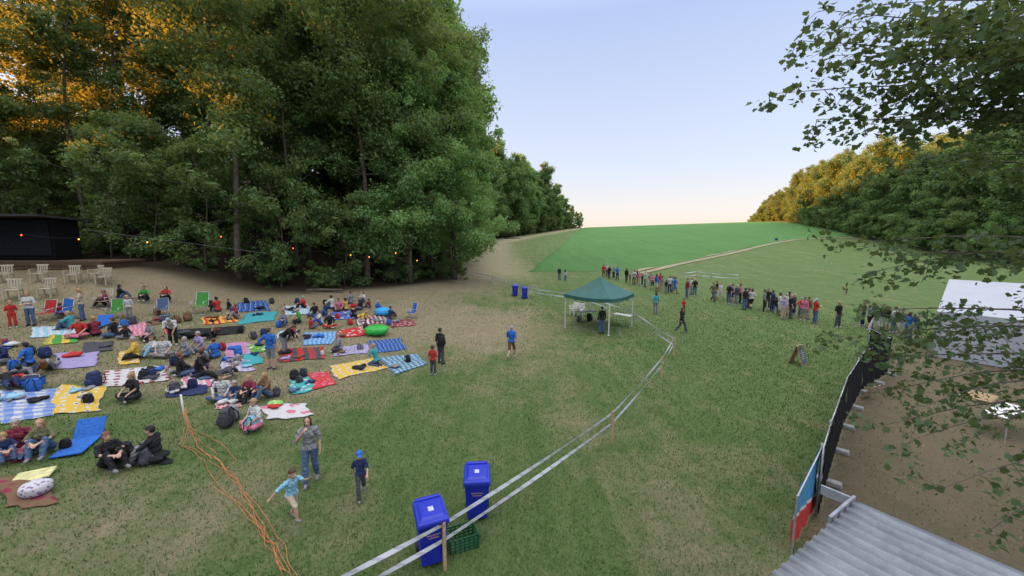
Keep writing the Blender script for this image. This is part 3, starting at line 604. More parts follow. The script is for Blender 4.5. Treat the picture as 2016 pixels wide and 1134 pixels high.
BL=[([(0,835),(100,822),(118,766),(0,772)],pm('check','w','b',.35),'blue and white checked blanket'),([(82,819),(192,810),(214,763),(116,760)],pm('dots','y','w',.3,'d'),'yellow patterned blanket'),
([(112,729),(190,722),(192,694),(108,698)],pm('plain','l','l'),'lilac blanket'),([(88,681),(156,675),(156,657),(94,661)],pm('stripe','g','y',.5),'lime green striped blanket'),([(60,667),(170,660),(168,640),(62,646)],pm('stripe','c','w',.25),'blue striped blanket'),
([(235,666),(294,660),(290,636),(236,640)],pm('dots','p','w',.18,'p'),'pink dotted blanket'),([(203,763),(328,752),(331,721),(208,731)],pm('dots','w','m',.32,'r'),'white blanket with dark red circles'),([(233,720),(277,716),(270,690),(235,694)],pm('floral','y','w',.2,'r'),'yellow floral blanket'),
([(364,767),(428,760),(420,734),(355,739)],pm('stripe','p','w',.22),'pink and white striped blanket'),([(325,784),(400,778),(412,760),(340,762)],pm('plain','n','n'),'dark navy blanket'),([(466,640),(540,632),(545,613),(485,618)],pm('plain','t','t'),'teal blanket'),([(465,615),(530,612),(524,592),(470,596)],pm('check','n','b',.3,'w'),'blue tartan blanket'),
([(594,680),(655,678),(662,654),(598,656)],pm('check','c','b',.2,'w'),'light blue checked blanket'),([(662,668),(722,660),(718,643),(668,650)],pm('floral','r','w',.3,'r'),'red floral blanket'),([(548,714),(640,708),(632,684),(552,689)],pm('stripe','r','d',.5),'red striped sleeping mats'),
([(668,747),(762,726),(737,707),(644,722)],pm('dots','y','w',.3,'u'),'yellow floral blanket'),([(775,740),(840,718),(818,697),(747,706)],pm('check','c','n',.25,'w'),'blue tartan blanket'),([(740,697),(802,688),(788,667),(722,672)],pm('check','n','b',.2,'w'),'navy checked blanket'),([(655,702),(724,697),(726,679),(676,683)],pm('floral','l','w',.15,'n'),'lilac and white blanket'),
([(575,778),(622,770),(614,744),(568,748)],pm('floral','t','w',.2,'g'),'mint patterned blanket'),([(620,768),(662,758),(646,732),(604,738)],pm('floral','r','p',.2,'p'),'coral pink blanket'),([(522,828),(612,821),(604,796),(518,801)],pm('floral','w','p',.4,'w'),'pale pink fleece blanket'),([(343,668),(475,657),(470,643),(350,650)],pm('plain','k','k'),'long black mat'),
([(440,706),(500,700),(490,674),(445,678)],pm('check','l','p',.3),'purple pink blanket'),([(0,1006),(112,990),(90,930),(0,938)],pm('floral','u','m',.3,'u'),'brown throw blanket'),([(0,690),(20,690),(20,672),(0,672)],pm('plain','b','b'),'blue mat'),([(0,764),(60,760),(70,738),(0,744)],pm('check','n','e',.3),'navy blanket'),
([(400,640),(470,634),(460,622),(398,626)],pm('stripe','y','r',.3),'orange striped blanket'),([(560,622),(612,618),(606,600),(560,604)],pm('check','w','c',.3),'pale checked blanket'),([(640,632),(700,628),(690,612),(640,616)],pm('floral','b','w',.3,'r'),'blue patterned blanket'),([(700,642),(765,636),(755,620),(700,624)],pm('stripe','m','w',.3),'dark red blanket'),
([(770,645),(820,642),(812,630),(768,632)],pm('floral','m','a',.2,'u'),'brown pink rug'),([(430,735),(500,730),(500,706),(440,712)],pm('check','l','w',.2,'b'),'lilac checked blanket'),([(480,720),(520,716),(510,694),(478,698)],pm('plain','t','t'),'teal blanket'),([(490,697),(530,692),(525,676),(488,680)],pm('floral','g','w',.3,'y'),'green blanket'),
([(425,808),(480,802),(475,782),(425,788)],pm('check','r','w',.15),'red checked blanket'),([(545,668),(590,664),(585,650),(548,653)],pm('check','c','w',.2),'pale blue blanket'),([(200,925),(340,912),(325,895),(210,905)],pm('plain','k','k'),'dark blanket'),([(0,915),(60,905),(50,885),(0,893)],pm('plain','m','m'),'dark red blanket'),
([(300,640),(335,637),(332,622),(302,624)],pm('plain','u','u'),'brown blanket'),([(160,700),(225,690),(220,672),(165,676)],pm('plain','d','d'),'dark grey blanket'),([(325,660),(345,658),(340,640),(325,642)],pm('plain','r','r'),'red blanket')]
for p,m,l in BL: blanket(p,m,l)
def mat_lounger(u,v,rz):
    mb=MB(); mb.box((0,-.35,.04),(.6,1.0,.04)); mb.box((0,.28,.24),(.6,.04,.55),Matrix.Rotation(math.radians(-38),3,'X'))
    ob('folding_mat',mb.mesh('folding_mat',[cloth('b')]),loc=G(u,v),rz=rz,label='bright blue folding beach mat with raised backrest',cat='mat',bevel=.015)
mat_lounger(168,868,math.radians(25)); mat_lounger(200,640,math.radians(20))
# ---------------------------------------------------------------- bags, cushions
def bag_tpl():
    mb=MB(); mb.ell((0,0,.2),(.19,.14,.22),e=.7); mb.ell((0,-.13,.14),(.13,.06,.11),e=.7); mb.ell((0,0,.38),(.16,.12,.07),e=.8)
    me=voxel(mb,.014,3); me.polygons.foreach_set('use_smooth',[True]*len(me.polygons)); me.materials.append(SK[0])
    st=MB()
    for s_ in(-1,1): st.tube([(s_*.08,.12,.38),(s_*.1,.2,.3),(s_*.11,.2,.15),(s_*.12,.12,.06)],.014,5)
    st.tube([(-.08,.12,.38),(-.03,.1,.46),(.03,.1,.46),(.08,.12,.38)],.012,5)
    return me,st.mesh('strap',[SK[0]],True)
bme,bst=bag_tpl()
def bag(p,c,rz=0,sc=1,lab=None):
    o=ob('backpack',bme,loc=p,rz=rz,sc=sc,label=lab or f'{CN[c]} backpack standing on the picnic ground',cat='backpack',group='bags of the visitors'); setm(o,cloth(c)); setm(ob('strap',bst,o),cloth('k'))
for u,v,c,s in [(448,840,'d',1.3),(458,828,'e',1.1),(497,848,'c',1.),(187,762,'n',1.2),(68,772,'b',1.),(40,760,'r',.9),(580,748,'k',.9),(598,742,'d',.8),(590,756,'d',.7),(710,690,'e',.8),(803,714,'k',.8),(300,745,'n',.8),(283,748,'k',.8),(175,795,'k',.7),(345,775,'d',.9),(380,765,'n',.8),(475,656,'k',.9),(500,668,'d',.9),(420,664,'k',1.),(438,690,'r',.8),(550,645,'b',.9),(520,662,'n',.9),(635,700,'w',.5),(605,670,'n',.7),(690,640,'r',.9),(765,640,'b',.8),(262,640,'d',1.),(245,645,'b',.9),(310,620,'u',.9),(370,632,'u',1.1),(350,636,'u',1.),(415,604,'k',.9),(485,598,'k',.9),(535,598,'d',.9),(585,598,'n',.9),(640,600,'k',.8),(665,628,'r',.8),(720,648,'d',.8),(60,700,'d',.9),(90,705,'n',1.),(30,730,'b',.9),(130,885,'k',.6),(250,905,'k',1.),(290,915,'d',.8),(405,710,'e',.9),(345,720,'n',.9),(470,700,'b',.8),(428,770,'d',.9),(545,780,'d',.7),(1160,632,'k',1.2),(1140,634,'d',1.)]:
    bag(G(u,v)+Vector((0,0,.02)),c,R.random()*6.28,s)
pb=G(868,716); bag(pb+Vector((.1,-.22,.95)),'k',math.radians(150),1.05,'black backpack worn on the back of a standing man')
def garment_tpl(seed):
    mb=MB(); r=random.Random(seed)
    for k in range(7): mb.ell((r.uniform(-.18,.18),r.uniform(-.14,.14),.04+r.random()*.04),(r.uniform(.07,.16),r.uniform(.05,.12),r.uniform(.03,.06)),Matrix.Rotation(r.random()*3,3,'Z'))
    me=voxel(mb,.014,2); me.polygons.foreach_set('use_smooth',[True]*len(me.polygons)); me.materials.append(SK[0]); return me
GT=[garment_tpl(s) for s in (3,5,8)]
for px,m,l in BL:
    if R.random()<.9:
        for q in range(R.choice([1,2,3])):
            a,b=R.uniform(.12,.88),R.uniform(.15,.85); u=(px[0][0]*(1-a)+px[1][0]*a)*(1-b)+(px[3][0]*(1-a)+px[2][0]*a)*b; v=(px[0][1]*(1-a)+px[1][1]*a)*(1-b)+(px[3][1]*(1-a)+px[2][1]*a)*b
            c=R.choice('kkdnebwrlmujc'); o=ob('jacket',R.choice(GT),loc=G(u,v)+Vector((0,0,.05)),rz=R.random()*6.28,sc=R.uniform(.8,1.4),label=f'crumpled {CN[c]} jacket lying on a blanket',cat='clothing',group='clothes lying on blankets'); setm(o,cloth(c))
def lumpy(name,p,r,c,lab,cat,seed=1):
    mb=MB(); rr=random.Random(seed)
    mb.ell((0,0,r[2]),r,e=.85)
    for k in range(6): a=k+rr.random(); mb.ell((math.cos(a)*r[0]*.45,math.sin(a)*r[1]*.45,r[2]*(.8+rr.random()*.6)),(r[0]*.6,r[1]*.6,r[2]*.6))
    me=voxel(mb,max(r)*.06,2); me.polygons.foreach_set('use_smooth',[True]*len(me.polygons)); me.materials.append(c if isinstance(c,bpy.types.Material) else mat('nylon_'+name,c,.4,4,.2,.6,bd=.06)); ob(name,me,loc=p,label=lab,cat=cat)
def objpat(a,b,s):
    m,t=nt('printed_fabric'); v=N(t,'ShaderNodeTexVoronoi',i={'Scale':s}); t.links.new(N(t,'ShaderNodeTexCoord').outputs['Object'],v.inputs['Vector'])
    finish(t,mixc(t,math_(t,'LESS_THAN',v.outputs['Distance'],.38),a,b),.8); return m
lumpy('bean_bag',G(742,660),(.68,.55,.3),(.03,.36,.05),'bright green inflatable lounger on the grass','lounger')
lumpy('bean_bag',G(755,622),(.6,.45,.3),(.03,.3,.6),'light blue inflatable lounger among seated people','lounger',4)
lumpy('carrier_bag',G(73,974),(.26,.24,.16),objpat((.45,.43,.45),(.2,.13,.25),14),'white patterned carrier bag beside a cushion','bag',6)
lumpy('carrier_bag',G(542,800),(.26,.18,.1),objpat((.2,.4,.1),(.5,.5,.3),12),'green patterned shopping bag lying on blanket','bag',7)
mb=MB(); mb.box((0,0,.06),(.62,.45,.07),Matrix.Rotation(.12,3,'X')); ob('cushion',mb.mesh('cushion',[mat('pale_yellow',(.5,.46,.22),.9)],True),loc=G(66,942),rz=.5,label='pale yellow flat cushion on the brown blanket',cat='cushion',bevel=.03)
mb=MB(); mb.box((0,0,.14),(.5,.34,.26),top=(1.05,1.05)); co_=ob('cool_box',mb.mesh('cool_box',[cloth('b')]),loc=G(65,762)+Vector((0,0,.03)),rz=.2,label='blue cool box with dark lid on a blanket',cat='cool box',bevel=.03)
mb=MB(); mb.box((0,0,.29),(.54,.37,.05)); ob('lid',mb.mesh('lid',[cloth('n')]),co_,bevel=.015); mb=MB(); mb.tube([(-.24,0,.3),(-.22,0,.4),(.22,0,.4),(.24,0,.3)],.012); ob('handle',mb.mesh('handle',[cloth('w')]),co_)
# ---------------------------------------------------------------- chairs
def mono(m,lab,grp):
    e=ob('plastic_chair',None,loc=(0,0,-50),label=lab,cat='chair',group=grp)
    mb=MB(); mb.box((0,0,.43),(.46,.44,.03)); ob('seat',mb.mesh('seat',[m]),e,bevel=.012)
    mb=MB(); rt=Matrix.Rotation(math.radians(-12),3,'X')
    for k in range(5): mb.box(((k-2)*.085,.25,.66),(.05,.022,.36),rt)
    mb.box((0,.293,.86),(.47,.03,.08),rt); mb.box((0,.21,.49),(.45,.03,.05),rt); ob('backrest',mb.mesh('backrest',[m]),e,bevel=.008)
    for s_ in(-1,1):
        mb=MB(); mb.box((s_*.25,.02,.66),(.055,.46,.03)); mb.box((s_*.25,-.18,.54),(.04,.05,.24)); ob('armrest',mb.mesh('armrest',[m]),e,bevel=.008)
        for q in(-1,1): mb=MB(); mb.box((s_*.22,q*.2,.21),(.045,.05,.43),Matrix.Rotation(math.radians(5*q),3,'X')); ob('leg',mb.mesh('leg',[m]),e)
    return e
ch=mono(M_beige,'beige plastic garden chair with slatted back','beige garden chairs by the stage')
for k,(u,v,r_,s) in enumerate([(12,556,30,1.15),(80,555,20,1.15),(145,557,25,1.15),(190,554,-10,1.1),(206,561,10,1.15),(28,590,35,1.25),(95,586,20,1.2)]):
    p=G(u,v)
    if k: clone(ch,p,math.radians(r_),s)
    else: ch.location=p; ch.rotation_euler=(0,0,math.radians(r_)); ch.scale=(s,)*3
cw=mono(M_white,'white plastic garden chair under the gazebo','white chairs under the gazebo'); p0=G(1130,622); cw.location=p0; cw.rotation_euler[2]=-1.1
for k in range(1,4): clone(cw,p0+Vector((.25*(k==3)+.55*(k==2),.1*k,.12*(k if k<2 else 0))),-1.1+.3*k)
def camp(c,u,v,rz,lab,hi=1.):
    m=cloth(c); e=ob('folding_chair',None,loc=G(u,v),rz=rz,sc=hi,label=lab,cat='folding chair',group='folding camping chairs')
    mb=MB(); mb.box((0,0,.4),(.5,.45,.02)); ob('seat',mb.mesh('seat',[m]),e)
    mb=MB(); mb.box((0,.28,.72),(.5,.02,.6),Matrix.Rotation(math.radians(-14),3,'X')); ob('backrest',mb.mesh('backrest',[m]),e)
    mb=MB()
    for s_ in(-1,1):
        x=s_*.27; mb.tube([(x,-.24,0),(x,.2,.42),(x,.37,1.04)],.013); mb.tube([(x,.26,0),(x,-.22,.42)],.013); mb.tube([(x,-.22,.6),(x,.26,.62)],.018); mb.tube([(x,-.22,.4),(x,-.22,.6)],.013)
    mb.tube([(-.27,.37,1.04),(.27,.37,1.04)],.013); mb.tube([(-.27,-.24,.01),(.27,-.24,.01)],.013); ob('frame',mb.mesh('frame',[M_metal],True),e)
camp('g',395,618,.2,'green high-backed folding camping chair',1.25); camp('b',810,626,-.8,'blue folding camping chair at the edge of the picnic'); camp('j',320,622,.5,'grey blue folding chair',.95); camp('r',92,632,.1,'red folding chair among standing visitors'); camp('b',126,628,0,'blue folding chair among standing visitors'); camp('g',228,628,.3,'light green folding chair'); camp('a',205,606,.1,'wooden coloured folding chair')
# ---------------------------------------------------------------- bins
def bin_():
    e=ob('wheelie_bin',None,label='blue wheeled waste bin with closed lid on the grass',cat='waste bin',group='blue waste bins')
    mb=MB(); mb.box((0,0,.53),(.44,.5,.9),top=(1.24,1.3)); mb.box((0,0,.95),(.6,.7,.06))
    for s_ in(-1,1): mb.box((s_*.12,-.285,.55),(.03,.03,.7),Matrix.Rotation(.085,3,'X'))
    ob('body',mb.mesh('body',[M_blue]),e,bevel=.03)
    mb=MB(); mb.box((0,-.01,1.02),(.6,.74,.06),top=(.95,.95)); mb.box((0,-.03,1.065),(.5,.58,.05),top=(.8,.8)); mb.box((0,.33,1.04),(.5,.08,.09)); ob('lid',mb.mesh('lid',[M_blue]),e,bevel=.02)
    mb=MB(); mb.tube([(-.24,.36,.98),(-.22,.42,1.0),(.22,.42,1.0),(.24,.36,.98)],.018); ob('handle',mb.mesh('handle',[M_blue],True),e)
    for s_ in(-1,1): mb=MB(); mb.tube([(s_*.22,.26,.1),(s_*.27,.26,.1)],.1,16); ob('wheel',mb.mesh('wheel',[M_rubber]),e)
    ms=mat('sticker_orange',(.42,.23,.14),.5,40,.6)
    for w,z_ in((.26,.74),(.2,.68)):
        mb=MB()
        mb.tube([(-w/2+w*k/14,-.315+(.74-z_)*.1,z_+.016*math.sin(k*2.1)) for k in range(15)],.007,4); ob('sticker',mb.mesh('sticker',[ms]),e)
    mb=MB(); mb.box((0,-.05,1.094),(.1,.13,.006)); ob('label_plate',mb.mesh('label_plate',[mat('sticker_white',(.4,.42,.55),.5,40,.6)]),e)
    return e
b0=bin_(); b0.location=G(850,1098); b0.rotation_euler[2]=math.radians(22)
clone(b0,G(940,1012),math.radians(5)); clone(b0,G(1014,583),.1); clone(b0,G(1033,588),-.05); clone(b0,G(1528,475),0,.8,'small blue waste bin beside the dirt track')
mb=MB()
for zz in np.linspace(.02,.3,5):
    for a,b,c,d in((0,-.2,.6,.02),(0,.2,.6,.02)): mb.box((a,b,zz),(c,d,.03))
    for s_ in(-1,1): mb.box((s_*.29,0,zz),(.02,.4,.03))
for s_ in(-1,1):
    for x in np.linspace(-.29,.29,7): mb.box((x,s_*.2,.16),(.025,.024,.3))
mb.box((0,0,.01),(.6,.4,.02)); ob('crate',mb.mesh('crate',[M_green]),loc=G(910,1072),rz=.4,label='dark green slatted plastic crate beside the bins',cat='crate')
# ---------------------------------------------------------------- barrier posts and tape
mt,t=nt('barrier_tape'); uv=N(t,'ShaderNodeUVMap').outputs[0]; sp=N(t,'ShaderNodeSeparateXYZ'); t.links.new(uv,sp.inputs[0])
f1=math_(t,'LESS_THAN',math_(t,'FRACT',math_(t,'ADD',math_(t,'MULTIPLY',sp.outputs[0],2.6),math_(t,'MULTIPLY',sp.outputs[1],.35))),.28)
f2=math_(t,'MULTIPLY',f1,math_(t,'GREATER_THAN',noise(t,uv,14,2),.47))
finish(t,mixc(t,math_(t,'MULTIPLY',f2,.6),(.6,.6,.64),(.2,.2,.25)),.5)
def post(p,hh=1.0,label='raw wooden stake holding barrier tape'):
    mb=MB(); mb.box((0,0,hh/2-.05),(.06,.06,hh+.1)); mb.box((0,0,hh+.015),(.06,.06,.03),top=(.4,.4)); return ob('wooden_post',mb.mesh('wooden_post',[M_wood]),loc=p,rz=R.random(),label=label,cat='post',group='wooden barrier posts')
def tape(P,zh,label,w=.085,sag=.03):
    V=[];UV=[];Fc=[];s=0; L=None
    for k in range(len(P)-1):
        n=20
        for i in range(n+1):
            if k and i==0: continue
            f=i/n; q=P[k].lerp(P[k+1],f); q=q+Vector((0,0,zh-sag*4*f*(1-f)*(P[k+1]-P[k]).length/4)); tw=.4*math.sin(f*6+k*2+zh*5)*math.sin(f*math.pi)
            d=(P[k+1]-P[k]).normalized(); nn=Vector((-d.y,d.x,0)); o=Vector((0,0,math.cos(tw)*w/2))+nn*math.sin(tw)*w/2; q=q+nn*.034
            if L is not None: s+=(q-L).length
            L=q; V+= [tuple(q-o),tuple(q+o)]; UV+=[(s,0),(s,1)]
    n=len(V)//2; Fc=[(2*i,2*i+2,2*i+3,2*i+1) for i in range(n-1)]
    me=np_mesh('barrier_tape',V,Fc,[mt],True); u_=me.uv_layers.new(name='UVMap'); u_.data.foreach_set('uv',np.array(UV,np.float32)[np.array(Fc).ravel()].ravel())
    ob('barrier_tape',me,label=label,cat='barrier tape',group='barrier tapes')
PP=[G(x,y) for x,y in [(876,1122),(1205,870),(1302,746),(1326,700),(1247,640),(1150,602),(1062,590),(968,560),(872,538)]]
q0=Wz(705,1134,PP[0].z+.93); q0.z=PP[0].z; q0=PP[0]+(q0-PP[0])*1.5; q0.z=gz(q0.x,q0.y)
PP=[q0]+PP
for p in PP[1:]: post(p)
for z_ in(.93,.6): tape(PP,z_,'white printed barrier tape strung between wooden stakes')
P2=[G(x,y) for x,y in [(1345,552),(1372,549),(1400,553),(1455,556)]]
for p in P2: post(p,1.0)
for z_ in(.9,.5): tape(P2,z_,'white barrier tape closing the queue lane')
# orange ropes
mo=mat('orange_rope',(.55,.19,.07),.8,20,.4)
bp=[(366,836),(383,872),(425,905),(462,950),(500,1015),(540,1075),(572,1140)]
for k in range(6):
    r=random.Random(k+20); j=(6,16,22,14,40,56)[k]
    pts=[G(u+r.uniform(-j,j)*(i>0)*(1 if k<4 else (1 if i<4 else .4)),v+r.uniform(-8,8)*(i>0)) for i,(u,v) in enumerate(bp)]
    Q_=[]
    for i in range(len(pts)-1):
        for q in range(12):
            f=q/12; p=pts[i].lerp(pts[i+1],f); 
            Q_.append(p+Vector((.09*wob(i+f*.5,k),.06*wob(k,i+f*.5),.02+.04*abs(math.sin(i*2.2+f*3+k)))))
    Q_[0].z+=.5
    m_=MB(); m_.tube(Q_,.0045,5); ob('rope',m_.mesh('rope',[mo],True),label='thin tangled orange cord lying across the grass',cat='rope',group='orange cords')
p=G(366,836); m_=MB(); m_.tube([p,p+Vector((-.03,0,.45)),p+Vector((-.05,0,.95))],.025,8); ob('pole',m_.mesh('pole',[M_white],True),label='thin white pole holding orange cord',cat='pole')
# ---------------------------------------------------------------- gazebo
MT=mat('tent_green',(.02,.095,.082),.6,2,.15,.3,bd=.03)
tc=G(1178,644); tc=Vector((tc.x,tc.y+.0,tc.z))
e=ob('gazebo',None,loc=tc,rz=math.radians(45+3),label='dark teal pop-up gazebo with pyramid roof over white chairs',cat='gazebo')
s_=1.68; V=[];Fc=[];n=10
for k in range(4):
    c0=[(-1,-1),(1,-1),(1,1),(-1,1)][k]; c1=[(-1,-1),(1,-1),(1,1),(-1,1)][(k+1)%4]; o=len(V)
    for j in range(n+1):
        for i in range(n+1):
            a,b=i/n,j/n; x=(c0[0]*(1-a)+c1[0]*a)*s_*(1-b); y=(c0[1]*(1-a)+c1[1]*a)*s_*(1-b)
            z=2.3+1.15*b**.95-.10*math.sin(a*math.pi)*(1-b)-.1*math.sin(b*math.pi); V.append((x,y,z))
    for j in range(n):
        for i in range(n): q=o+j*(n+1)+i; Fc.append((q,q+1,q+n+2,q+n+1))
ob('canopy',np_mesh('canopy',V,Fc,[MT],True),e)
V=[];Fc=[]
for k in range(4):
    c0=[(-1,-1),(1,-1),(1,1),(-1,1)][k]; c1=[(-1,-1),(1,-1),(1,1),(-1,1)][(k+1)%4]; o=len(V)
    for i in range(13):
        a=i/12; x=(c0[0]*(1-a)+c1[0]*a)*s_*1.005; y=(c0[1]*(1-a)+c1[1]*a)*s_*1.005; z=2.3-.1*math.sin(a*math.pi)
        V+=[(x,y,z),(x*1.005,y*1.005,z-.22-.02*math.sin(a*30))]
    for i in range(12): q=o+2*i; Fc.append((q,q+1,q+3,q+2))
ob('valance',np_mesh('valance',V,Fc,[MT]),e)
for x,y in((-1,-1),(1,-1),(1,1),(-1,1)):
    mb=MB(); mb.box((x*1.62,y*1.62,1.13),(.05,.05,2.3)); mb.box((x*1.62,y*1.62,.01),(.12,.12,.02)); ob('pole',mb.mesh('pole',[M_white]),e)
mb=MB()
for k in range(4):
    c0=[(-1,-1),(1,-1),(1,1),(-1,1)][k]; c1=[(-1,-1),(1,-1),(1,1),(-1,1)][(k+1)%4]
    A_=Vector((c0[0]*1.61,c0[1]*1.61,2.15));B_=Vector((c1[0]*1.61,c1[1]*1.61,2.15)); Mi=(A_+B_)/2-Vector((0,0,.35)); mb.tube([A_,Mi,B_],.014,4); mb.tube([A_-Vector((0,0,.35)),Mi+Vector((0,0,.35)),B_-Vector((0,0,.35))],.014,4)
ob('frame',mb.mesh('frame',[M_metal]),e)
def table(p,rz,m,L=1.4,lab='folding table'):
    e=ob('table',None,loc=p,rz=rz,label=lab,cat='table'); mb=MB(); mb.box((0,0,.73),(L,.6,.035)); ob('table_top',mb.mesh('table_top',[m]),e,bevel=.01)
    for x in(-1,1):
        for y in(-1,1): mb=MB(); mb.tube([(x*(L/2-.08),y*.24,.72),(x*(L/2-.03),y*.27,0)],.016); ob('leg',mb.mesh('leg',[M_metal]),e)
table(G(1155,632),.3,mat('table_dark',(.05,.045,.04),.5),lab='dark folding table under the gazebo'); table(G(1225,640),-.75,M_white,1.3,'white folding table beside the gazebo')
# chalkboard
e=ob('a_frame_board',None,loc=G(1570,716),rz=math.radians(32),sc=.98,label='black chalkboard A-frame with wooden edge on the grass',cat='sign')
for s_,nm in((-1,'front_panel'),(1,'rear_panel')):
    rt=Matrix.Rotation(math.radians(16*s_),3,'X'); mb=MB(); mb.box((0,s_*.16,.5),(.62,.025,1.0),rt); ob(nm,mb.mesh(nm,[M_wood]),e)
    mb=MB(); mb.box((0,s_*.178,.52),(.56,.02,.92),rt); ob('chalk_panel',mb.mesh('chalk_panel',[mat('chalkboard',(.09,.105,.13),.8,6,.3)]),e)
mchalk=mat('chalk',(.6,.6,.6),.9); rt=Matrix.Rotation(math.radians(-16),3,'X')
for k in range(6):
    w=.2+.22*random.Random(k).random(); zc=.8-k*.1
    P_=[rt@Vector((-w/2+w*q/10,0,zc-.5+.012*math.sin(q*2.3+k)))+Vector((0,-.192,.52)) for q in range(11)]; mb=MB(); mb.tube(P_,.006,4); ob('chalk_writing',mb.mesh('chalk_writing',[mchalk]),e)
def text(s,size,loc,m,parent,name='lettering'):
    c=bpy.data.curves.new(name,'FONT'); c.body=s; c.size=size; c.extrude=.002; c.align_x='CENTER'; o=bpy.data.objects.new('tmp',c); COL.objects.link(o)
    dg=bpy.context.evaluated_depsgraph_get(); me=bpy.data.meshes.new_from_object(o.evaluated_get(dg)); bpy.data.objects.remove(o); me.materials.clear(); me.materials.append(m)
    o=ob(name,me,parent); o.location=loc; o.rotation_euler=(math.pi/2,0,0); return o
# ---------------------------------------------------------------- site fence with black sheeting
fb=[G(*p) for p in [(1745,737),(1692,772),(1657,840),(1624,950),(1606,1020)]]
pts=[fb[0]]
for a_,b_ in zip(fb[:-1],fb[1:]):
    n=max(1,round((b_-a_).length/2.1))
    for k in range(n): pts.append(a_.lerp(b_,(k+1)/n))
ext=fb[0]+Vector((.9,2.0,0)); pts=[ext]+pts
for a_,b_ in zip(pts[:-1],pts[1:]):
    d=b_-a_; L=d.length; e=ob('fence_panel',None,loc=a_,rz=math.atan2(d.y,d.x),label='site fence panel covered with black sheeting',cat='fence',group='black sheeted fence panels')
    mb=MB()
    for x in(.03,L-.03): mb.tube([(x,0,.03),(x,0,1.72)],.02,6)
    for z in(.12,1.7): mb.tube([(.03,0,z),(L-.03,0,z)],.018,6)
    ob('frame',mb.mesh('frame',[M_metal],True),e)
    V=[(L*i/14,.03+.035*wob(i*.5+a_.x,j*.4),.08+1.68*j/8+(.03*math.sin(i*1.6) if j==8 else 0)) for j in range(9) for i in range(15)]
    I=np.arange(15*9).reshape(9,15); ob('sheeting',np_mesh('sheeting',V,np.stack([I[:-1,:-1],I[:-1,1:],I[1:,1:],I[1:,:-1]],-1).reshape(-1,4),[M_black],True),e)
    mb=MB(); mb.box((0,.0,.06),(.22,.68,.12),top=(.9,.95)); ob('foot',mb.mesh('foot',[mat('concrete',(.25,.25,.24),.9)]),e,bevel=.02)
# banner
A_=G(1612,1005); B_=G(1566,1090); d=B_-A_; L=d.length
e=ob('advertising_banner',None,loc=A_+Vector((-.08,0,0)),rz=math.atan2(d.y,d.x),label='blue and red printed banner tied to the fence end',cat='banner')
def wavy(name,pts4,m):
    V=[]
    for j in range(7):
        for i in range(11):
            a,b=i/10,j/6; x=(pts4[0][0]*(1-a)+pts4[1][0]*a)*(1-b)+(pts4[3][0]*(1-a)+pts4[2][0]*a)*b; z=(pts4[0][1]*(1-a)+pts4[1][1]*a)*(1-b)+(pts4[3][1]*(1-a)+pts4[2][1]*a)*b
            V.append((x,-.03+.02*math.sin(x*11+z*5),z))
    I=np.arange(77).reshape(7,11)
    ob(name,np_mesh(name,V,np.stack([I[:-1,:-1],I[:-1,1:],I[1:,1:],I[1:,:-1]],-1).reshape(-1,4),[m],True),e)
wavy('blue_panel',[(0,.45),(L,.8),(L,1.25),(0,1.6)],mat('banner_blue',(.06,.25,.48),.5)); wavy('white_stripe',[(0,.365),(L,.715),(L,.795),(0,.445)],M_white); wavy('red_panel',[(0,.03),(L,.03),(L,.71),(0,.36)],mat('banner_red',(.5,.03,.03),.5))
mb=MB()
mb.tube([(0,0,0),(0,0,1.62)],.018,6); mb.tube([(L,0,0),(L,0,1.27)],.018,6); mb.tube([(0,0,1.6),(L,0,1.25)],.016,6)
ob('frame',mb.mesh('frame',[M_metal]),e)
text('ndus',.32,(L*.5,-.075,.92),M_white,e); text('N',.6,(L*.6,-.075,.1),M_white,e)
# ---------------------------------------------------------------- corrugated roof shed
zr=3.1; A_=Wz(1690,988,zr); B_=Wz(1990,1112,zr); C_=Wz(1524,1134,zr); ab=(B_-A_).normalized(); ac=(C_-A_).normalized()
e=ob('shed',None,loc=A_,label='small shed with corrugated grey metal roof',cat='shed')
rb=.17; nr_=17; prof=[]
for k in range(nr_): prof+=[(k*rb,0),(k*rb+.09,0),(k*rb+.1,.03),(k*rb+.155,.03),(k*rb+.165,0)]
V=[];Fc=[]; LX=3.4
for s0 in np.linspace(-.02,LX,12):
    for tt,zz in prof: q=ab*s0+ac*tt; V.append((q.x,q.y,zz-.02*s0))
n=len(prof)
for i in range(11):
    for k in range(n-1): a=i*n+k; Fc.append((a,a+1,a+n+1,a+n))
mr,t=nt('roof_sheet'); tcx=N(t,'ShaderNodeTexCoord').outputs['Object']; c=mixc(t,ramp(t,noise(t,tcx,2.5,6,.7),[(.35,(0,)),(.7,(1,))]),(.15,.165,.185),(.26,.275,.3)); c=mixc(t,ramp(t,noise(t,tcx,18,4),[(.55,(0,)),(.8,(.4,))]),c,(.12,.115,.1)); finish(t,c,.55,metal=.2)
ro=ob('roof',np_mesh('roof',V,Fc,[mr]),e); sm=ro.modifiers.new('s','SOLIDIFY'); sm.thickness=.004; sm.offset=-1
T2=nr_*rb
def wl(p,q,name,m_=M_white,z0=-3.1,z1=-.12):
    mm=MB(); mm.add([(p.x,p.y,z0),(q.x,q.y,z0),(q.x,q.y,z1),(p.x,p.y,z1)],[(0,1,2,3)]); w=ob(name,mm.mesh(name,[m_]),e); s=w.modifiers.new('s','SOLIDIFY'); s.thickness=.03
i0=ab*.1+ac*.1
wl(i0,i0+ac*(T2-.2),'wall'); wl(i0,i0+ab*(LX-.2),'wall'); wl(i0+ab*(LX-.2),i0+ab*(LX-.2)+ac*(T2-.2),'wall'); wl(i0+ac*(T2-.2),i0+ab*(LX-.2)+ac*(T2-.2),'wall')
mfl=mat('flashing_grey',(.25,.27,.3),.5)
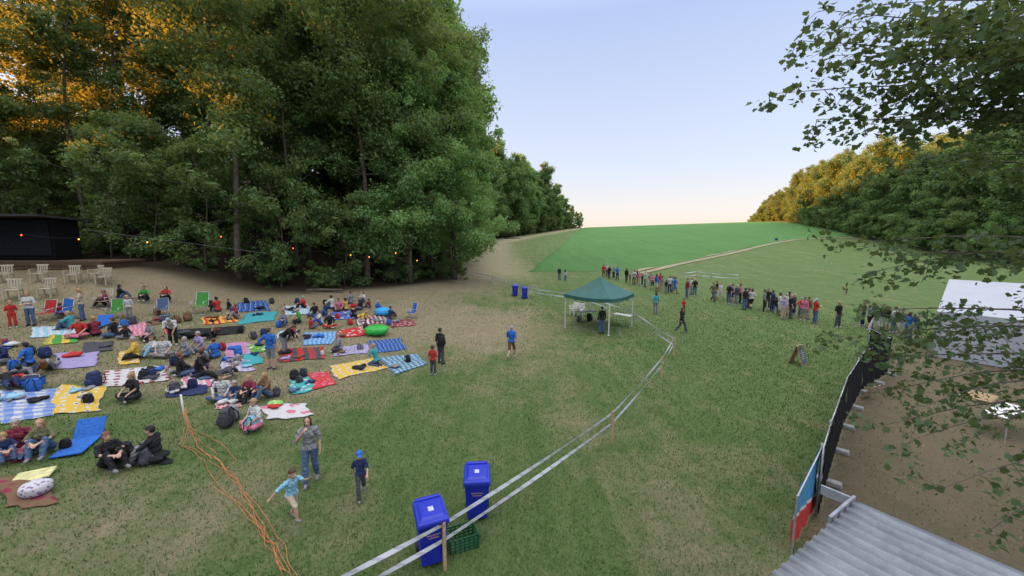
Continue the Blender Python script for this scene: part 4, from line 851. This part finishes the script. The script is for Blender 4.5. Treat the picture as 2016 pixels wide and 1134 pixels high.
f0=ab*-.05+ac*-.02; wl(f0,f0-ab*.32,'fascia',mfl,-.1,.02); wl(f0-ab*.01,f0+ac*.7-ab*.01,'flashing',mfl,-.12,.05)
# ---------------------------------------------------------------- white marquee
MW=mat('marquee_pvc',(.36,.37,.41),.6,2,.06,.2,bd=.03)
mc=G(1832,700); e=ob('marquee',None,loc=mc,rz=math.radians(-54),label='white pitched party marquee behind the fence',cat='marquee')
W_,D_,Hh,Hr=12,6,2.4,3.9
n=12
def sheet(name,a,b,c,d,m=MW,sg=.03):
    a,b,c,d=map(Vector,(a,b,c,d)); V=[]
    for j in range(n+1):
        for i in range(n+1):
            q=a.lerp(b,i/n).lerp(d.lerp(c,i/n),j/n); q.z-=sg*math.sin(i/n*math.pi*3)**2*math.sin(j/n*math.pi); V.append(tuple(q))
    I=np.arange((n+1)**2).reshape(n+1,n+1); ob(name,np_mesh(name,V,np.stack([I[:-1,:-1],I[:-1,1:],I[1:,1:],I[1:,:-1]],-1).reshape(-1,4),[m],True),e)
sheet('roof_slope',(0,0,Hh),(W_,0,Hh),(W_,D_/2,Hr),(0,D_/2,Hr)); sheet('roof_slope',(0,D_/2,Hr),(W_,D_/2,Hr),(W_,D_,Hh),(0,D_,Hh))
sheet('side_wall',(0,.01,0),(W_,.01,0),(W_,.01,Hh-.02),(0,.01,Hh-.02),sg=0); sheet('gable',(.01,0,Hh),(.01,D_,Hh),(.01,D_/2+.01,Hr-.01),(.01,D_/2-.01,Hr-.01),sg=0); sheet('side_wall',(0.01,2.6,0),(0.01,D_,0),(0.01,D_,Hh),(0.01,2.6,Hh),sg=0)
for x in(0,W_/3,2*W_/3,W_):
    for y in(0,D_): mb=MB(); mb.tube([(x+.05,y-.03 if y==0 else y-.05,0),(x+.05,y-.03 if y==0 else y-.05,Hh)],.03); ob('pole',mb.mesh('pole',[M_metal]),e)
table(G(1975,850),.4,M_white,1.8,'white trestle table behind the fence')
mb=MB()
for k in range(6): mb.box((-.5+k*.2,0,.13),(.1,.8,.022))
for k in range(3): mb.box((0,-.36+k*.36,.06),(1.1,.09,.1))
ob('pallet',mb.mesh('pallet',[M_wood]),loc=G(1925,785),rz=.5,label='raw wooden pallet lying behind the fence',cat='pallet')
mb=MB(); mb.box((0,0,.3),(.7,.02,.6),Matrix.Rotation(.5,3,'X')); mb.box((.05,.05,.2),(.4,.015,.4),Matrix.Rotation(.7,3,'X')); ob('cardboard',mb.mesh('cardboard',[mat('card',(.35,.26,.17),.9)]),loc=G(1712,785),rz=.4,label='flattened cardboard leaning by the fence',cat='cardboard')
# ---------------------------------------------------------------- stage
yS=25.3; sx0,sx1=-37.,-27.2; zf=gz(-29,yS)
e=ob('stage',None,loc=(0,0,0),label='wooden open-air stage with dark projection screen box',cat='stage')
mb=MB(); mb.box(((sx0+sx1)/2,yS+1.5,zf+.5),(sx1-sx0,3.,.12)); 
for k in range(4): mb.box(((sx0+sx1)/2,yS-.03,zf-.35+k*.24),(sx1-sx0,.04,.2))
mb.box(((sx0+sx1)/2,yS+1.5,zf-.4),(sx1-sx0-.3,2.7,1.7)); ob('deck',mb.mesh('deck',[M_dwood]),e)
sr=-31.6; mb=MB(); zt=Wy(100,430,26.).z; mb.box(((sx0+sr)/2,27.3,(zf+.6+zt)/2),(sr-sx0,1.6,zt-zf-.6)); ob('screen_house',mb.mesh('screen_house',[mat('black_timber',(.008,.008,.009),.9,spec=.05)]),e)
mb=MB(); mb.box(((sx0+sr)/2,26.46,(zf+.8+zt)/2),(sr-sx0-.5,.04,zt-zf-1.0)); ob('screen',mb.mesh('screen',[mat('screen_fabric',(.012,.014,.018),.9,spec=.05)]),e)
mb=MB(); mb.box(((sx0+sr)/2,26.9,zt+.1),(sr-sx0+.8,3.0,.14),Matrix.Rotation(-.06,3,'X')); ob('roof',mb.mesh('roof',[mat('roof_dark',(.03,.03,.032),.9)]),e)
def emis(name,c,s):
    m,t=nt(name); em=N(t,'ShaderNodeEmission',i={0:(*c,1),1:s}); o=N(t,'ShaderNodeOutputMaterial'); t.links.new(em.outputs[0],o.inputs[0]); return m
EO=emis('bulb_orange',(1,.25,.03),10); ER=emis('bulb_red',(1,.08,.03),10); EG=emis('bulb_green',(.2,.5,.2),.4)
bulbs=[(42,463,26.2,ER),(155,471,26.2,EO),(205,465,27,EG),(258,470,27.5,EG),(290,477,28,EO),(378,480,28.5,EG),(435,466,29,ER),(500,487,29.5,EG),(577,489,30.5,ER),(640,497,31.5,EG),(690,502,32.5,EO),(727,506,34,EO),(779,498,36,EO),(821,513,39,EO)]
e=ob('string_lights',None,label='festoon string with coloured glowing bulbs along the wood',cat='string lights')
bw=[Wy(u,v,y-1.) for u,v,y,_ in bulbs]; cp=[]
for a_,b_ in zip(bw[:-1],bw[1:]):
    for k in range(6): f=k/6; cp.append(a_.lerp(b_,f)+Vector((0,0,.1-.12*math.sin(f*math.pi))))
mb=MB(); mb.tube(cp,.007,4); ob('cable',mb.mesh('cable',[M_rubber]),e)
for p,(_,_,_,m) in zip(bw,bulbs): mb=MB(); mb.ell(p,(.03,.03,.04)); ob('bulb',mb.mesh('bulb',[m],True),e)
pts=[Wy(165+i*40,452+i*5.2,26.5+i*.2) for i in range(10)]; mb=MB(); mb.tube(pts,.008,4); ob('cable',mb.mesh('cable',[mat('cable_pale',(.2,.2,.2),.6)]),label='pale cable strung along the forest edge',cat='cable')
# ---------------------------------------------------------------- far cars
def car(c,u,v,rz,y):
    p=Wy(u,v,y); p.z=gz(p.x,p.y)
    e=ob('parked_car',None,loc=p,rz=rz,label=f'{CN[c]} car parked on the far crest',cat='car',group='cars parked on the crest'); m=mat('paint_'+CN[c],C[c],.3,2,.05)
    mb=MB(); mb.box((0,0,.6),(4.3,1.75,.6),top=(.97,.94)); ob('body',mb.mesh('body',[m]),e,bevel=.12)
    mb=MB(); mb.box((.15,0,1.15),(2.5,1.6,.55),top=(.7,.85)); ob('window',mb.mesh('window',[mat('glass_dark',(.03,.035,.04),.1)]),e,bevel=.05); mb=MB(); mb.box((.15,0,1.44),(1.74,1.36,.05)); ob('roof',mb.mesh('roof',[m]),e,bevel=.02)
    for x in(-1.35,1.35):
        for y_ in(-.8,.8): mb=MB(); mb.tube([(x,y_-.1,.32),(x,y_+.1,.32)],.32,14); ob('wheel',mb.mesh('wheel',[M_rubber]),e)
for c,u,rz,yy in(('w',1545,.1,222),('e',1562,.05,220),('w',1580,-.1,220),('k',1596,.3,216)): car(c,u,438,rz,yy)
for u,v,r_,L in((905,486,.2,4),(960,478,.3,5),(1010,470,.15,6),(800,548,-.3,3),(640,575,.1,3)):
    p=G(u,v); mb=MB(); mb.tube([(-L/2,0,.14),(0,.1,.16),(L/2,0,.12)],[.16,.15,.1],8); ob('log',mb.mesh('log',[MB_],True),loc=p,rz=r_,label='weathered fallen log at the forest edge',cat='log',group='fallen logs')
# ---------------------------------------------------------------- light, sky, camera
SUN_EL=math.radians(8); sd=Vector((-.985,.17,0)).normalized()
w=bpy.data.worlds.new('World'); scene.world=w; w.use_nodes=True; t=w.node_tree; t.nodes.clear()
sky=N(t,'ShaderNodeTexSky'); sky.sky_type='NISHITA'; sky.sun_disc=False; sky.sun_elevation=SUN_EL; sky.sun_rotation=math.atan2(sd.x,sd.y); sky.ozone_density=2
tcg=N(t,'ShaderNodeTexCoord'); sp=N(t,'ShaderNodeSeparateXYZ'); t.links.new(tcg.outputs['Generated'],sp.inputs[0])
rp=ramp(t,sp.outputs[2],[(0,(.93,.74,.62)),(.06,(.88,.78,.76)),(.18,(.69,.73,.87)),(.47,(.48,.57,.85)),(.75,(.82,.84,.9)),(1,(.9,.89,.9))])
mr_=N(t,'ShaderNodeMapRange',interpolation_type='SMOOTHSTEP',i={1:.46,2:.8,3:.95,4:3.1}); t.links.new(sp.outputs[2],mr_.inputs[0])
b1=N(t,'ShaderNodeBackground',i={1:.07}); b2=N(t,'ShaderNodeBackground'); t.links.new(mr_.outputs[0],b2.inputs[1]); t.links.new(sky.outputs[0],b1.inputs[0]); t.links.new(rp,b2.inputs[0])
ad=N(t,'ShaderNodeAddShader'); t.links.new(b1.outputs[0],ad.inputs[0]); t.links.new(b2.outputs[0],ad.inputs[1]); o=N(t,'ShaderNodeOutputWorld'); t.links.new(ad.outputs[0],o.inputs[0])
L=bpy.data.lights.new('Sun','SUN'); L.energy=22.; L.angle=math.radians(.5); L.color=(1,.34,.06); lo=bpy.data.objects.new('Sun',L); COL.objects.link(lo)
dirv=-(sd*math.cos(SUN_EL)+Vector((0,0,math.sin(SUN_EL)))); lo.rotation_euler=dirv.to_track_quat('-Z','Y').to_euler()
cam=bpy.data.cameras.new('Camera'); cam.lens=FP/2016*36; cam.sensor_width=36; cam.clip_end=5000; cam.clip_start=.05
co=bpy.data.objects.new('Camera',cam); COL.objects.link(co); co.location=(0,0,CZ); co.rotation_euler=(math.pi/2-PITCH,0,0); scene.camera=co
scene.view_settings.view_transform='Standard'; scene.view_settings.look='None'; scene.view_settings.exposure=0
